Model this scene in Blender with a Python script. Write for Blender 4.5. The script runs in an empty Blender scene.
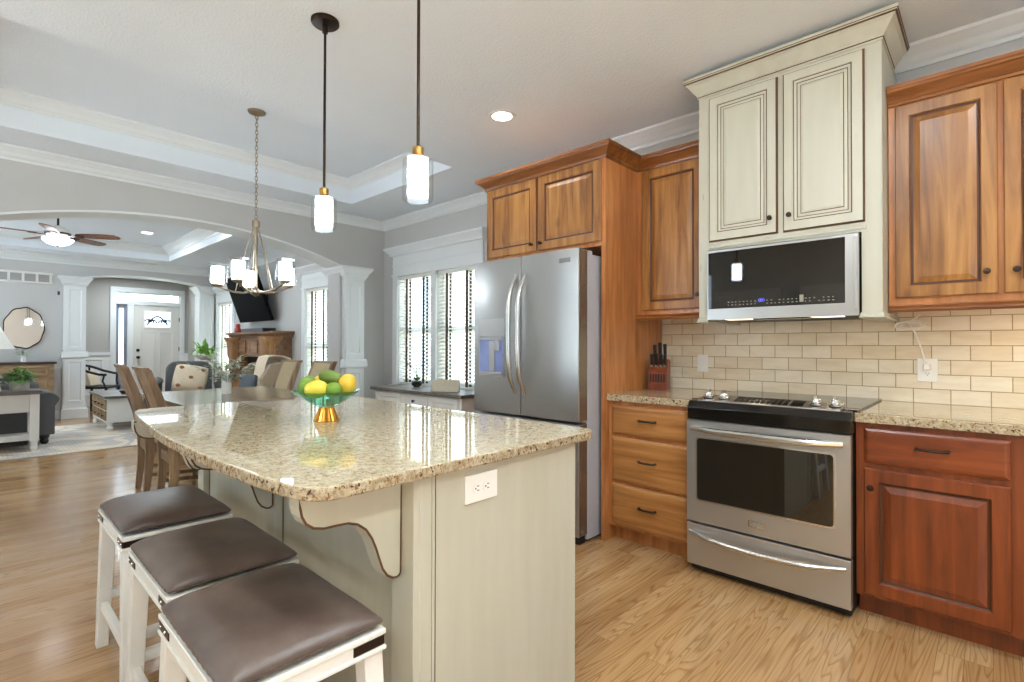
import bpy, bmesh, math, random
from mathutils import Matrix, Vector
random.seed(7)
PI = math.pi
sc = bpy.context.scene
col = sc.collection

# ------------------------------------------------------------------ camera
cam_data = bpy.data.cameras.new('camera')
cam_data.sensor_width = 36.0
cam_data.lens = 510.9 / 1024 * 36.0
cam_data.clip_start = 0.02
cam = bpy.data.objects.new('camera', cam_data)
col.objects.link(cam)
cam.matrix_world = (Matrix.Translation((0, 0, 1.2334)) @ Matrix.Rotation(0.7533, 4, 'Z')
                    @ Matrix.Rotation(PI / 2 + 0.0094, 4, 'X') @ Matrix.Rotation(0.0025, 4, 'Z'))
sc.camera = cam

# ------------------------------------------------------------------ world, lamps, exposure
sc.view_settings.view_transform = 'Standard'
sc.view_settings.look = 'None'
sc.view_settings.gamma = 1.0
sc.view_settings.use_curve_mapping = False
sc.view_settings.exposure = 0.22
WORLD = 3.6
world = bpy.data.worlds.new('sky')
sc.world = world
world.use_nodes = True
bg = world.node_tree.nodes['Background']
bg.inputs['Color'].default_value = (0.68, 0.85, 1.0, 1)
bg.inputs['Strength'].default_value = WORLD

CEIL = 2.86
LCEIL = 2.72
def area_lamp(name, loc, power, size, color=(0.84, 0.94, 1.0), rot=(0, 0, 0), shape='DISK', spread=PI):
    l = bpy.data.lights.new(name, 'AREA')
    l.energy = power; l.shape = shape; l.color = color; l.spread = spread
    if isinstance(size, tuple):
        l.shape = 'RECTANGLE'; l.size, l.size_y = size
    else:
        l.size = size
    o = bpy.data.objects.new(name, l); col.objects.link(o)
    o.location = loc; o.rotation_euler = rot
    return o
def portal(name, loc, size, rot):
    o = area_lamp(name, loc, 1, size, rot=rot)
    o.data.cycles.is_portal = True
# recessed can lights of the kitchen (one in view, the others assumed outside the frame as fill light)
CANS = [(-2.518, 2.576), (-0.35, 1.45), (0.75, 1.9), (0.75, 0.6), (-0.75, 0.35), (-0.75, -1.3), (0.75, -1.3)]
CAN_POWER = 16
for cx, cy in CANS:
    area_lamp('can_lamp', (cx, cy, CEIL - 0.012), 6 if cx < -2.5 else CAN_POWER, 0.13)
LIVING_CANS = [(-9.46, 1.877), (-9.46, -0.6), (-7.6, 1.877), (-7.6, -0.6)]
for cx, cy in LIVING_CANS:
    area_lamp('can_lamp', (cx, cy, 2.94), 16, 0.13)
area_lamp('foyer_lamp', (-12.3, 2.2, 2.6), 22, 0.3)
area_lamp('under_cabinet_lamp', (0.24, 3.24, 1.405), 1.15, (0.4, 0.02), color=(1, 0.84, 0.62))
area_lamp('hood_lamp', (-0.62, 3.25, 1.375), 0.35, 0.08, color=(1, 0.85, 0.62))
area_lamp('hood_lamp', (-1.06, 3.25, 1.375), 0.35, 0.08, color=(1, 0.85, 0.62))
# midday sun running along the house: it lights the added terrace and garden, whose light comes in at the windows
sun = bpy.data.lights.new('sun', 'SUN'); sun.energy = 80; sun.angle = 0.01; sun.color = (0.86, 0.95, 1.0)
so = bpy.data.objects.new('sun', sun); col.objects.link(so)
so.rotation_euler = (0, math.radians(40), 0)
# portals in the nook window and the added openings that let the daylight in
portal('portal', (-4.8, 3.97, 1.45), (1.7, 1.5), (PI / 2, 0, 0))
portal('portal', (-4.07, -2.75, 1.25), (1.25, 2.4), (-PI / 2, 0, 0))
portal('portal', (-9.8, -2.75, 1.32), (2.0, 2.25), (-PI / 2, 0, 0))
portal('portal', (2.47, -0.9, 1.45), (1.5, 2.6), (0, PI / 2, 0))

# ------------------------------------------------------------------ materials
def mat(name):
    m = bpy.data.materials.new(name); m.use_nodes = True
    nt = m.node_tree
    return m, nt, nt.nodes['Principled BSDF']
def srgb(r, g, b):
    f = lambda c: (c / 255 / 12.92) if c / 255 <= 0.04045 else ((c / 255 + 0.055) / 1.055) ** 2.4
    return (f(r), f(g), f(b), 1)
def node(nt, t, **k):
    n = nt.nodes.new(t)
    for a, v in k.items():
        if a.startswith('i_'):
            n.inputs[a[2:].replace('_', ' ')].default_value = v
        else:
            setattr(n, a, v)
    return n
def link(nt, a, b): nt.links.new(a, b)
def coords(nt, scale=(1, 1, 1), rot=(0, 0, 0), rnd=False, out='Object'):
    tc = node(nt, 'ShaderNodeTexCoord')
    mp = node(nt, 'ShaderNodeMapping')
    mp.inputs['Scale'].default_value = scale; mp.inputs['Rotation'].default_value = rot
    link(nt, tc.outputs[out], mp.inputs['Vector'])
    if rnd:
        oi = node(nt, 'ShaderNodeObjectInfo')
        cb = node(nt, 'ShaderNodeCombineXYZ')
        mu = node(nt, 'ShaderNodeMath', operation='MULTIPLY'); mu.inputs[1].default_value = 37.0
        link(nt, oi.outputs['Random'], mu.inputs[0])
        for i in range(3): link(nt, mu.outputs[0], cb.inputs[i])
        link(nt, cb.outputs[0], mp.inputs['Location'])
    return mp.outputs['Vector']
def ramp(nt, fac, stops):
    r = node(nt, 'ShaderNodeValToRGB')
    e = r.color_ramp.elements
    while len(e) < len(stops): e.new(0.5)
    for el, (p, c) in zip(e, stops):
        el.position = p; el.color = c
    link(nt, fac, r.inputs['Fac'])
    return r.outputs['Color']
def mix(nt, fac, a, b, mode='MIX'):
    n = node(nt, 'ShaderNodeMix', data_type='RGBA', blend_type=mode)
    for s, v in ((n.inputs[0], fac), (n.inputs[6], a), (n.inputs[7], b)):
        if hasattr(v, 'is_linked') or hasattr(v, 'links'): link(nt, v, s)
        else: s.default_value = v
    return n.outputs[2]
def bump(nt, p, h, strength=0.2, dist=0.01):
    b = node(nt, 'ShaderNodeBump'); b.inputs['Strength'].default_value = strength; b.inputs['Distance'].default_value = dist
    link(nt, h, b.inputs['Height']); link(nt, b.outputs[0], p.inputs['Normal'])
def plain(name, c, rough=0.5, metal=0.0, noise=0.0, nscale=8, spec=0.5, coat=0.0, bumpy=0.0, bscale=60, nstretch=(1, 1, 1), emit=None):
    m, nt, p = mat(name)
    c = srgb(*c)
    p.inputs['Base Color'].default_value = c
    p.inputs['Roughness'].default_value = rough; p.inputs['Metallic'].default_value = metal
    p.inputs['Specular IOR Level'].default_value = spec; p.inputs['Coat Weight'].default_value = coat
    if noise:
        v = coords(nt, nstretch, rnd=True)
        n = node(nt, 'ShaderNodeTexNoise', i_Scale=nscale, i_Detail=4.0); link(nt, v, n.inputs['Vector'])
        lo = tuple(x * (1 - noise) for x in c[:3]) + (1,); hi = tuple(min(1, x * (1 + noise)) for x in c[:3]) + (1,)
        link(nt, ramp(nt, n.outputs['Fac'], [(0.3, lo), (0.7, hi)]), p.inputs['Base Color'])
    if bumpy:
        v = coords(nt, nstretch)
        n = node(nt, 'ShaderNodeTexNoise', i_Scale=bscale, i_Detail=3.0); link(nt, v, n.inputs['Vector'])
        bump(nt, p, n.outputs['Fac'], bumpy, 0.01)
    if emit:
        p.inputs['Emission Color'].default_value = srgb(*emit[0]); p.inputs['Emission Strength'].default_value = emit[1]
    return m
def wood(name, c0, c1, c2, rough=0.35, grain=(1, 1, 0.07), scale=22, knots=0.0, coat=0.0, blotch=2.5):
    m, nt, p = mat(name)
    v = coords(nt, grain, rnd=True)
    n1 = node(nt, 'ShaderNodeTexNoise', i_Scale=scale, i_Detail=6.0, i_Roughness=0.6, i_Distortion=0.6); link(nt, v, n1.inputs['Vector'])
    v2 = coords(nt, tuple(0.4 + 0.6 * g for g in grain), rnd=True)
    n2 = node(nt, 'ShaderNodeTexNoise', i_Scale=blotch, i_Detail=3.0, i_Roughness=0.55); link(nt, v2, n2.inputs['Vector'])
    a = ramp(nt, n1.outputs['Fac'], [(0.3, srgb(*c0)), (0.55, srgb(*c1)), (0.75, srgb(*c2))])
    b = ramp(nt, n2.outputs['Fac'], [(0.35, (0.62, 0.55, 0.5, 1)), (0.6, (1, 1, 1, 1))])
    cc = mix(nt, 0.75, a, b, 'MULTIPLY')
    if knots:
        v3 = coords(nt, (1, 1, 0.55), rnd=True)
        vo = node(nt, 'ShaderNodeTexVoronoi', i_Scale=3.2); link(nt, v3, vo.inputs['Vector'])
        k = ramp(nt, vo.outputs['Distance'], [(0.0, (1, 1, 1, 1)), (0.035, (1, 1, 1, 1)), (0.10, (0, 0, 0, 1))])
        sepc = node(nt, 'ShaderNodeMath', operation='MULTIPLY'); sepc.inputs[1].default_value = knots
        link(nt, k, sepc.inputs[0])
        cc = mix(nt, sepc.outputs[0], cc, srgb(*[int(x * 0.45) for x in c0]))
    link(nt, cc, p.inputs['Base Color'])
    p.inputs['Roughness'].default_value = rough; p.inputs['Coat Weight'].default_value = coat
    p.inputs['Coat Roughness'].default_value = 0.2
    bump(nt, p, n1.outputs['Fac'], 0.05, 0.004)
    return m

M = {}
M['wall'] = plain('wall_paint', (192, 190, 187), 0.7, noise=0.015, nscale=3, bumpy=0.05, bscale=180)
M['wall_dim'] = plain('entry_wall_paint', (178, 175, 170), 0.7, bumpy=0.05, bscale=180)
M['ceiling'] = plain('ceiling_paint', (231, 237, 243), 0.85, noise=0.012, nscale=2, bumpy=0.35, bscale=70)
M['trim'] = plain('white_trim_paint', (228, 230, 230), 0.4)
M['white'] = plain('white_paint', (236, 233, 226), 0.45, noise=0.03, nscale=9)
M['whitedoor'] = plain('white_door_paint', (216, 213, 207), 0.45)
M['alder'] = wood('knotty_alder', (112, 68, 28), (164, 112, 55), (184, 134, 76), 0.36, knots=0.6, coat=0.1)
M['alder_glaze'] = plain('alder_dark_glaze', (74, 36, 14), 0.4)
M['alder_side'] = wood('alder_panel', (160, 98, 50), (192, 126, 72), (204, 142, 88), 0.3, coat=0.25, blotch=4)
M['alder_dark'] = wood('alder_base', (98, 42, 15), (136, 64, 25), (152, 80, 36), 0.32, knots=0.25, coat=0.25)
M['alder_trim'] = wood('alder_moulding', (106, 58, 26), (148, 92, 46), (166, 108, 58), 0.36, grain=(0.07, 1, 1), coat=0.1)
M['alder_low'] = wood('alder_drawer', (138, 86, 42), (178, 122, 66), (198, 146, 88), 0.32, grain=(0.07, 1, 1), knots=0.3, coat=0.25)
M['alder_drawer_dark'] = wood('alder_drawer_dark', (98, 42, 15), (136, 64, 25), (152, 80, 36), 0.32, grain=(0.07, 1, 1), knots=0.2, coat=0.25)
M['glaze'] = plain('brown_glaze', (92, 62, 38), 0.5)
def make_cream():
    m, nt, p = mat('cream_glazed_paint')
    v = coords(nt, (1, 1, 0.12), rnd=True)
    n = node(nt, 'ShaderNodeTexNoise', i_Scale=18.0, i_Detail=4.0); link(nt, v, n.inputs['Vector'])
    a = ramp(nt, n.outputs['Fac'], [(0.3, srgb(187, 184, 166)), (0.65, srgb(194, 191, 175))])
    v2 = coords(nt, (26, 26, 5.5), rnd=True)
    vo = node(nt, 'ShaderNodeTexVoronoi', i_Scale=0.55); link(nt, v2, vo.inputs['Vector'])
    k = ramp(nt, vo.outputs['Distance'], [(0.0, (0.75, 0.75, 0.75, 1)), (0.06, (0.5, 0.5, 0.5, 1)), (0.1, (0, 0, 0, 1))])
    n3 = node(nt, 'ShaderNodeTexNoise', i_Scale=3.0); link(nt, coords(nt, rnd=True), n3.inputs['Vector'])
    g = ramp(nt, n3.outputs['Fac'], [(0.5, (0, 0, 0, 1)), (0.62, (1, 1, 1, 1))])
    f = mix(nt, 1.0, k, g, 'MULTIPLY')
    rgb = node(nt, 'ShaderNodeRGBToBW'); link(nt, f, rgb.inputs[0])
    link(nt, mix(nt, rgb.outputs[0], a, srgb(150, 118, 78)), p.inputs['Base Color'])
    p.inputs['Roughness'].default_value = 0.42
    return m
M['cream'] = make_cream()
M['darkknob'] = plain('dark_bronze', (62, 50, 42), 0.38, 0.8)
M['black'] = plain('black_gloss', (14, 13, 12), 0.12)
M['blackmatte'] = plain('black_matte', (22, 21, 20), 0.5)
M['blackglass'] = plain('black_glass', (20, 17, 13), 0.03, spec=0.9)
M['chrome'] = plain('chrome', (222, 222, 222), 0.14, 1.0)
M['chrome_soft'] = plain('satin_steel', (205, 204, 202), 0.24, 0.95)
M['brass'] = plain('antique_brass', (176, 134, 74), 0.28, 1.0)
M['gold'] = plain('gold', (206, 146, 62), 0.2, 1.0)
M['nickel'] = plain('brushed_nickel', (168, 154, 132), 0.3, 1.0)
M['bronze'] = plain('oil_rubbed_bronze', (52, 40, 32), 0.35, 0.7)
def make_steel(name, c, grain, rough=0.26):
    m, nt, p = mat(name)
    v = coords(nt, grain)
    n = node(nt, 'ShaderNodeTexNoise', i_Scale=30.0, i_Detail=3.0); link(nt, v, n.inputs['Vector'])
    p.inputs['Base Color'].default_value = srgb(*c)
    p.inputs['Metallic'].default_value = 0.82
    mr = node(nt, 'ShaderNodeMapRange'); mr.inputs['To Min'].default_value = rough - 0.015; mr.inputs['To Max'].default_value = rough + 0.015
    link(nt, n.outputs['Fac'], mr.inputs['Value']); link(nt, mr.outputs[0], p.inputs['Roughness'])
    v2 = coords(nt, (3.2, 0.3, 0.25))
    n2 = node(nt, 'ShaderNodeTexNoise', i_Scale=1.6, i_Detail=1.0); link(nt, v2, n2.inputs['Vector'])
    bump(nt, p, n2.outputs['Fac'], 0.25, 0.012)
    return m
M['steel'] = make_steel('stainless_steel', (190, 189, 187), (0.3, 1, 40), 0.3)
M['steel_fridge'] = make_steel('stainless_fridge', (172, 171, 168), (0.3, 1, 40), 0.3)
M['steel_wood_reflect'] = make_steel('stainless_wood_reflection', (150, 140, 128), (0.3, 1, 40))  # browner steel: the reflection of the wood is put into the colour
M['fridge_side'] = plain('fridge_side_grey', (178, 176, 182), 0.35)
def make_granite(name, edge=False):
    m, nt, p = mat(name)
    v = coords(nt)
    n1 = node(nt, 'ShaderNodeTexNoise', i_Scale=46.0, i_Detail=6.0, i_Roughness=0.7); link(nt, v, n1.inputs['Vector'])
    c = ramp(nt, n1.outputs['Fac'], [(0.3, srgb(148, 124, 90)), (0.43, srgb(182, 163, 130)), (0.58, srgb(202, 188, 158)), (0.76, srgb(219, 210, 188))])
    v2 = coords(nt, (1, 1.7, 1), rot=(0, 0, 0.6))
    n2 = node(nt, 'ShaderNodeTexNoise', i_Scale=85.0, i_Detail=4.0, i_Roughness=0.65, i_Distortion=0.8); link(nt, v2, n2.inputs['Vector'])
    d = ramp(nt, n2.outputs['Fac'], [(0.56 if not edge else 0.52, (0, 0, 0, 1)), (0.68 if not edge else 0.62, (1, 1, 1, 1))])
    b1 = node(nt, 'ShaderNodeRGBToBW'); link(nt, d, b1.inputs[0])
    c = mix(nt, b1.outputs[0], c, srgb(146, 118, 86) if not edge else srgb(146, 104, 62))
    vo = node(nt, 'ShaderNodeTexNoise', i_Scale=130.0 if not edge else 70.0, i_Detail=2.0); link(nt, v, vo.inputs['Vector'])
    k = ramp(nt, vo.outputs['Fac'], [(0.62 if not edge else 0.61, (0, 0, 0, 1)), (0.68 if not edge else 0.67, (1, 1, 1, 1))])
    b2 = node(nt, 'ShaderNodeRGBToBW'); link(nt, k, b2.inputs[0])
    c = mix(nt, b2.outputs[0], c, srgb(104, 84, 66) if not edge else srgb(84, 62, 44))
    link(nt, c, p.inputs['Base Color'])
    p.inputs['Roughness'].default_value = 0.025 if not edge else 0.25
    p.inputs['Specular IOR Level'].default_value = 0.85 if not edge else 0.5
    if edge: bump(nt, p, n1.outputs['Fac'], 0.8, 0.02)
    return m
M['granite'] = make_granite('granite')
M['granite_edge'] = make_granite('granite_chiselled_edge', True)
def make_floor():
    m, nt, p = mat('oak_plank_floor')
    v = coords(nt, rot=(0, 0, PI / 2))
    br = node(nt, 'ShaderNodeTexBrick', i_Scale=1.0)
    br.offset = 0.37; br.offset_frequency = 3
    br.inputs['Brick Width'].default_value = 1.35; br.inputs['Row Height'].default_value = 0.083
    br.inputs['Mortar Size'].default_value = 0.0012; br.inputs['Mortar Smooth'].default_value = 0.2
    br.inputs['Bias'].default_value = 0.0
    br.inputs['Color1'].default_value = (0, 0, 0, 1); br.inputs['Color2'].default_value = (1, 1, 1, 1)
    br.inputs['Mortar'].default_value = (0.5, 0.5, 0.5, 1)
    link(nt, v, br.inputs['Vector'])
    # every board takes its own piece of the grain
    bw = node(nt, 'ShaderNodeRGBToBW'); link(nt, br.outputs['Color'], bw.inputs[0])
    cb = node(nt, 'ShaderNodeCombineXYZ')
    m1 = node(nt, 'ShaderNodeMath', operation='MULTIPLY'); m1.inputs[1].default_value = 9.0; link(nt, bw.outputs[0], m1.inputs[0])
    link(nt, m1.outputs[0], cb.inputs[0]); link(nt, m1.outputs[0], cb.inputs[1]); link(nt, m1.outputs[0], cb.inputs[2])
    va = node(nt, 'ShaderNodeVectorMath', operation='ADD')
    link(nt, coords(nt, (1, 0.085, 1)), va.inputs[0]); link(nt, cb.outputs[0], va.inputs[1])
    wv = node(nt, 'ShaderNodeTexNoise', i_Scale=9.0, i_Detail=2.0, i_Distortion=0.4); link(nt, va.outputs[0], wv.inputs['Vector'])
    # cathedral rings: contour lines of the stretched noise
    mm = node(nt, 'ShaderNodeMath', operation='MULTIPLY'); mm.inputs[1].default_value = 17.0; link(nt, wv.outputs['Fac'], mm.inputs[0])
    fr = node(nt, 'ShaderNodeMath', operation='FRACT'); link(nt, mm.outputs[0], fr.inputs[0])
    rings = ramp(nt, fr.outputs[0], [(0.0, (0.66, 0.56, 0.46, 1)), (0.22, (0.95, 0.93, 0.91, 1)), (0.8, (1, 1, 1, 1)), (1.0, (0.66, 0.56, 0.46, 1))])
    va2 = node(nt, 'ShaderNodeVectorMath', operation='ADD')
    link(nt, coords(nt, (1, 0.03, 1)), va2.inputs[0]); link(nt, cb.outputs[0], va2.inputs[1])
    fine = node(nt, 'ShaderNodeTexNoise', i_Scale=120.0, i_Detail=3.0); link(nt, va2.outputs[0], fine.inputs['Vector'])
    pores = ramp(nt, fine.outputs['Fac'], [(0.35, (0.82, 0.76, 0.70, 1)), (0.6, (1, 1, 1, 1))])
    base = ramp(nt, bw.outputs[0], [(0.0, srgb(172, 132, 88)), (0.5, srgb(185, 146, 100)), (1.0, srgb(196, 160, 116))])
    c = mix(nt, 0.9, base, rings, 'MULTIPLY')
    c = mix(nt, 0.7, c, pores, 'MULTIPLY')
    dk = node(nt, 'ShaderNodeMath', operation='MULTIPLY'); dk.inputs[1].default_value = 0.45; link(nt, br.outputs['Fac'], dk.inputs[0])
    c = mix(nt, dk.outputs[0], c, srgb(84, 56, 32))
    link(nt, c, p.inputs['Base Color'])
    p.inputs['Roughness'].default_value = 0.22
    p.inputs['Specular IOR Level'].default_value = 0.5
    big = node(nt, 'ShaderNodeTexNoise', i_Scale=7.0, i_Detail=2.0); link(nt, coords(nt, (1, 0.5, 1)), big.inputs['Vector'])
    mr = node(nt, 'ShaderNodeMapRange'); mr.inputs['To Min'].default_value = 0.10; mr.inputs['To Max'].default_value = 0.20
    link(nt, big.outputs['Fac'], mr.inputs['Value']); link(nt, mr.outputs[0], p.inputs['Roughness'])
    bump(nt, p, big.outputs['Fac'], 0.035, 0.02)
    return m
M['floor'] = make_floor()
def make_tile():
    m, nt, p = mat('travertine_subway_tile')
    v = coords(nt, rot=(PI / 2, 0, 0))
    br = node(nt, 'ShaderNodeTexBrick', i_Scale=1.0)
    br.inputs['Brick Width'].default_value = 0.155; br.inputs['Row Height'].default_value = 0.0775
    br.inputs['Mortar Size'].default_value = 0.0022; br.inputs['Mortar Smooth'].default_value = 0.15; br.inputs['Bias'].default_value = -0.1
    br.inputs['Color1'].default_value = srgb(226, 211, 184); br.inputs['Color2'].default_value = srgb(238, 229, 211)
    br.inputs['Mortar'].default_value = srgb(168, 142, 104)
    link(nt, v, br.inputs['Vector'])
    n = node(nt, 'ShaderNodeTexNoise', i_Scale=16.0, i_Detail=5.0, i_Roughness=0.6, i_Distortion=0.5); link(nt, coords(nt, (0.35, 1, 1.6)), n.inputs['Vector'])
    a = ramp(nt, n.outputs['Fac'], [(0.3, (0.86, 0.82, 0.75, 1)), (0.6, (1, 1, 1, 1))])
    link(nt, mix(nt, 0.8, br.outputs['Color'], a, 'MULTIPLY'), p.inputs['Base Color'])
    p.inputs['Roughness'].default_value = 0.35
    inv = node(nt, 'ShaderNodeMath', operation='SUBTRACT'); inv.inputs[0].default_value = 1.0; link(nt, br.outputs['Fac'], inv.inputs[1])
    bump(nt, p, inv.outputs[0], 0.5, 0.003)
    return m
M['tile'] = make_tile()
def make_leather():
    m, nt, p = mat('brown_leather')
    n = node(nt, 'ShaderNodeTexNoise', i_Scale=5.0, i_Detail=5.0, i_Roughness=0.6); link(nt, coords(nt, rnd=True), n.inputs['Vector'])
    link(nt, ramp(nt, n.outputs['Fac'], [(0.3, srgb(70, 57, 51)), (0.5, srgb(92, 77, 69)), (0.75, srgb(112, 97, 88))]), p.inputs['Base Color'])
    p.inputs['Roughness'].default_value = 0.36; p.inputs['Specular IOR Level'].default_value = 0.55
    n2 = node(nt, 'ShaderNodeTexVoronoi', i_Scale=260.0); link(nt, coords(nt), n2.inputs['Vector'])
    bump(nt, p, n2.outputs['Distance'], 0.06, 0.003)
    return m
M['leather'] = make_leather()
def make_glass(name, tint=(1, 1, 1, 1), gloss=0.06, rough=0.02):
    m = bpy.data.materials.new(name); m.use_nodes = True
    nt = m.node_tree; nt.nodes.remove(nt.nodes['Principled BSDF'])
    out = nt.nodes['Material Output']
    t = node(nt, 'ShaderNodeBsdfTransparent'); t.inputs['Color'].default_value = tint
    g = node(nt, 'ShaderNodeBsdfGlossy'); g.inputs['Roughness'].default_value = rough
    f = node(nt, 'ShaderNodeLayerWeight'); f.inputs['Blend'].default_value = 0.5
    pw = node(nt, 'ShaderNodeMath', operation='POWER'); pw.inputs[1].default_value = 4.0; link(nt, f.outputs['Facing'], pw.inputs[0])
    mr = node(nt, 'ShaderNodeMath', operation='MULTIPLY_ADD'); mr.inputs[1].default_value = 0.5; mr.inputs[2].default_value = gloss
    link(nt, pw.outputs[0], mr.inputs[0])
    mx = node(nt, 'ShaderNodeMixShader'); link(nt, mr.outputs[0], mx.inputs[0]); link(nt, t.outputs[0], mx.inputs[1]); link(nt, g.outputs[0], mx.inputs[2])
    link(nt, mx.outputs[0], out.inputs['Surface'])
    return m
M['glass'] = make_glass('window_glass')
M['clearglass'] = make_glass('clear_lamp_glass', (0.96, 0.97, 0.97, 1))
M['greenglass'] = make_glass('green_glass', (0.60, 0.84, 0.74, 1))
M['opal'] = plain('lit_opal_glass', (250, 244, 232), 0.4, emit=((228, 241, 255), 19.0))
M['lit'] = plain('lit_lamp_lens', (250, 246, 238), 0.4, emit=((255, 250, 240), 9.0))
M['lit_soft'] = plain('lit_soft_lens', (250, 240, 220), 0.4, emit=((255, 236, 205), 2.2))
M['fan_glass'] = plain('lit_fan_glass', (250, 246, 238), 0.4, emit=((245, 248, 255), 5.0))
M['blue_led'] = plain('blue_led', (60, 70, 200), 0.4, emit=((90, 100, 255), 2.5))
M['print'] = plain('grey_print', (150, 144, 132), 0.5)
M['blind'] = plain('white_blind_slat', (236, 234, 228), 0.5)
M['tape'] = plain('brown_ladder_tape', (88, 70, 52), 0.8, noise=0.1, nscale=60)
M['greywood'] = wood('grey_weathered_wood', (96, 88, 80), (124, 116, 108), (146, 138, 130), 0.4, grain=(1, 0.08, 1))
M['tabletop'] = wood('dining_table_wood', (128, 116, 96), (158, 146, 122), (176, 164, 140), 0.18, grain=(0.08, 1, 1))
M['chairwood'] = wood('driftwood', (112, 88, 64), (150, 122, 92), (174, 148, 116), 0.5)
M['weave'] = plain('tan_woven_fabric', (186, 166, 130), 0.9, noise=0.15, nscale=120, bumpy=0.4, bscale=300)
M['pinewood'] = wood('pine_dresser', (118, 94, 64), (156, 128, 92), (178, 152, 116), 0.5, grain=(1, 0.08, 1))
M['darktop'] = wood('dark_walnut_top', (46, 34, 28), (66, 50, 40), (82, 62, 50), 0.3, grain=(1, 0.08, 1))
M['mantel'] = wood('mantel_wood', (112, 82, 56), (148, 112, 80), (168, 132, 98), 0.4, grain=(0.08, 1, 1))
M['mantel_v'] = wood('mantel_post_wood', (130, 92, 54), (170, 126, 80), (188, 146, 98), 0.4)
M['knifewood'] = wood('cherry_block', (100, 42, 22), (140, 66, 38), (162, 84, 52), 0.35)
M['fanwood'] = wood('fan_blade_wood', (96, 54, 30), (132, 80, 48), (150, 96, 60), 0.35, grain=(0.1, 1, 1))
M['grey_fabric'] = plain('charcoal_upholstery', (98, 97, 98), 0.95, noise=0.12, nscale=90, bumpy=0.3, bscale=260)
M['bluegrey_fabric'] = plain('blue_grey_upholstery', (92, 100, 108), 0.95, noise=0.12, nscale=90, bumpy=0.3, bscale=260)
M['beige_fabric'] = plain('beige_upholstery', (176, 158, 134), 0.95, noise=0.1, nscale=90, bumpy=0.3, bscale=260)
M['cream_fabric'] = plain('cream_knit', (226, 208, 182), 0.95, noise=0.08, nscale=60, bumpy=0.5, bscale=120)
M['tuft'] = plain('tan_tuft', (160, 112, 70), 0.95)
M['lampshade'] = plain('white_linen_shade', (244, 240, 232), 0.8)
M['leaf'] = plain('green_leaf', (104, 156, 72), 0.5, noise=0.3, nscale=14)
M['leaf_light'] = plain('fresh_green_leaf', (126, 176, 76), 0.45, noise=0.25, nscale=14)
M['leaf_sage'] = plain('sage_leaf', (196, 202, 184), 0.6, noise=0.25, nscale=18)
M['petal'] = plain('white_petal', (242, 240, 230), 0.6)
M['stem'] = plain('brown_stem', (96, 84, 58), 0.7)
M['ceramic'] = plain('white_ceramic', (232, 230, 224), 0.25)
M['stone_pot'] = plain('pale_stone_pot', (206, 200, 190), 0.7, noise=0.08, nscale=20)
M['lemon'] = plain('lemon_skin', (226, 200, 66), 0.42, noise=0.08, nscale=20, bumpy=0.25, bscale=160)
M['mango'] = plain('golden_lemon_skin', (222, 182, 62), 0.42, noise=0.1, nscale=14, bumpy=0.25, bscale=160)
M['lime'] = plain('lime_skin', (120, 152, 52), 0.42, noise=0.16, nscale=14, bumpy=0.25, bscale=160)
M['avocado'] = plain('green_avocado_skin', (104, 128, 48), 0.45, noise=0.2, nscale=20, bumpy=0.3, bscale=120)
M['plastic'] = plain('white_plastic', (240, 238, 232), 0.35)
M['slot'] = plain('outlet_slot', (40, 36, 34), 0.6)
M['cord'] = plain('white_cord', (242, 238, 230), 0.5)
M['red'] = plain('red_ornament', (172, 62, 48), 0.5)
M['signwood'] = plain('cream_sign_board', (208, 200, 178), 0.6, noise=0.06, nscale=30)
M['mirror'] = plain('mirror_glass', (236, 238, 238), 0.02, 1.0)
M['vent'] = plain('vent_grey', (140, 138, 137), 0.6)
M['sidelight'] = plain('blue_grey_sash', (134, 138, 152), 0.4)
M['screen'] = plain('tv_screen', (6, 6, 7), 0.5, spec=0.03)
M['tvcase'] = plain('tv_case', (10, 10, 11), 0.6, spec=0.1)
M['firebox'] = plain('firebox_dark', (36, 30, 28), 0.9, noise=0.3, nscale=12)  # plain dark colour for the block filling the firebox opening
M['darkpanel'] = plain('dispenser_panel', (188, 188, 188), 0.3, 0.7)
M['bluepanel'] = plain('lit_blue_recess', (126, 138, 178), 0.3, noise=0.16, nscale=7, emit=((120, 140, 220), 0.10))
def make_rug():
    m, nt, p = mat('pale_patterned_rug')
    vo = node(nt, 'ShaderNodeTexNoise', i_Scale=1.7, i_Detail=1.0, i_Distortion=1.0); link(nt, coords(nt), vo.inputs['Vector'])
    a = ramp(nt, vo.outputs['Fac'], [(0.44, srgb(222, 206, 184)), (0.47, srgb(186, 178, 172)), (0.56, srgb(180, 172, 168)), (0.6, srgb(228, 214, 194))])
    ck = node(nt, 'ShaderNodeTexChecker', i_Scale=36.0); link(nt, coords(nt, rot=(0, 0, 0.78)), ck.inputs['Vector'])
    b = mix(nt, 0.16, a, mix(nt, ck.outputs['Fac'], srgb(150, 146, 148), srgb(232, 226, 214)))
    link(nt, b, p.inputs['Base Color']); p.inputs['Roughness'].default_value = 0.98
    return m
M['rug'] = make_rug()
def make_outdoor():
    m, nt, p = mat('garden_ground')
    n = node(nt, 'ShaderNodeTexNoise', i_Scale=3.0, i_Detail=4.0); link(nt, coords(nt), n.inputs['Vector'])
    link(nt, ramp(nt, n.outputs['Fac'], [(0.35, srgb(150, 160, 130)), (0.65, srgb(190, 190, 176))]), p.inputs['Base Color'])
    p.inputs['Roughness'].default_value = 0.95
    return m

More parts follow.
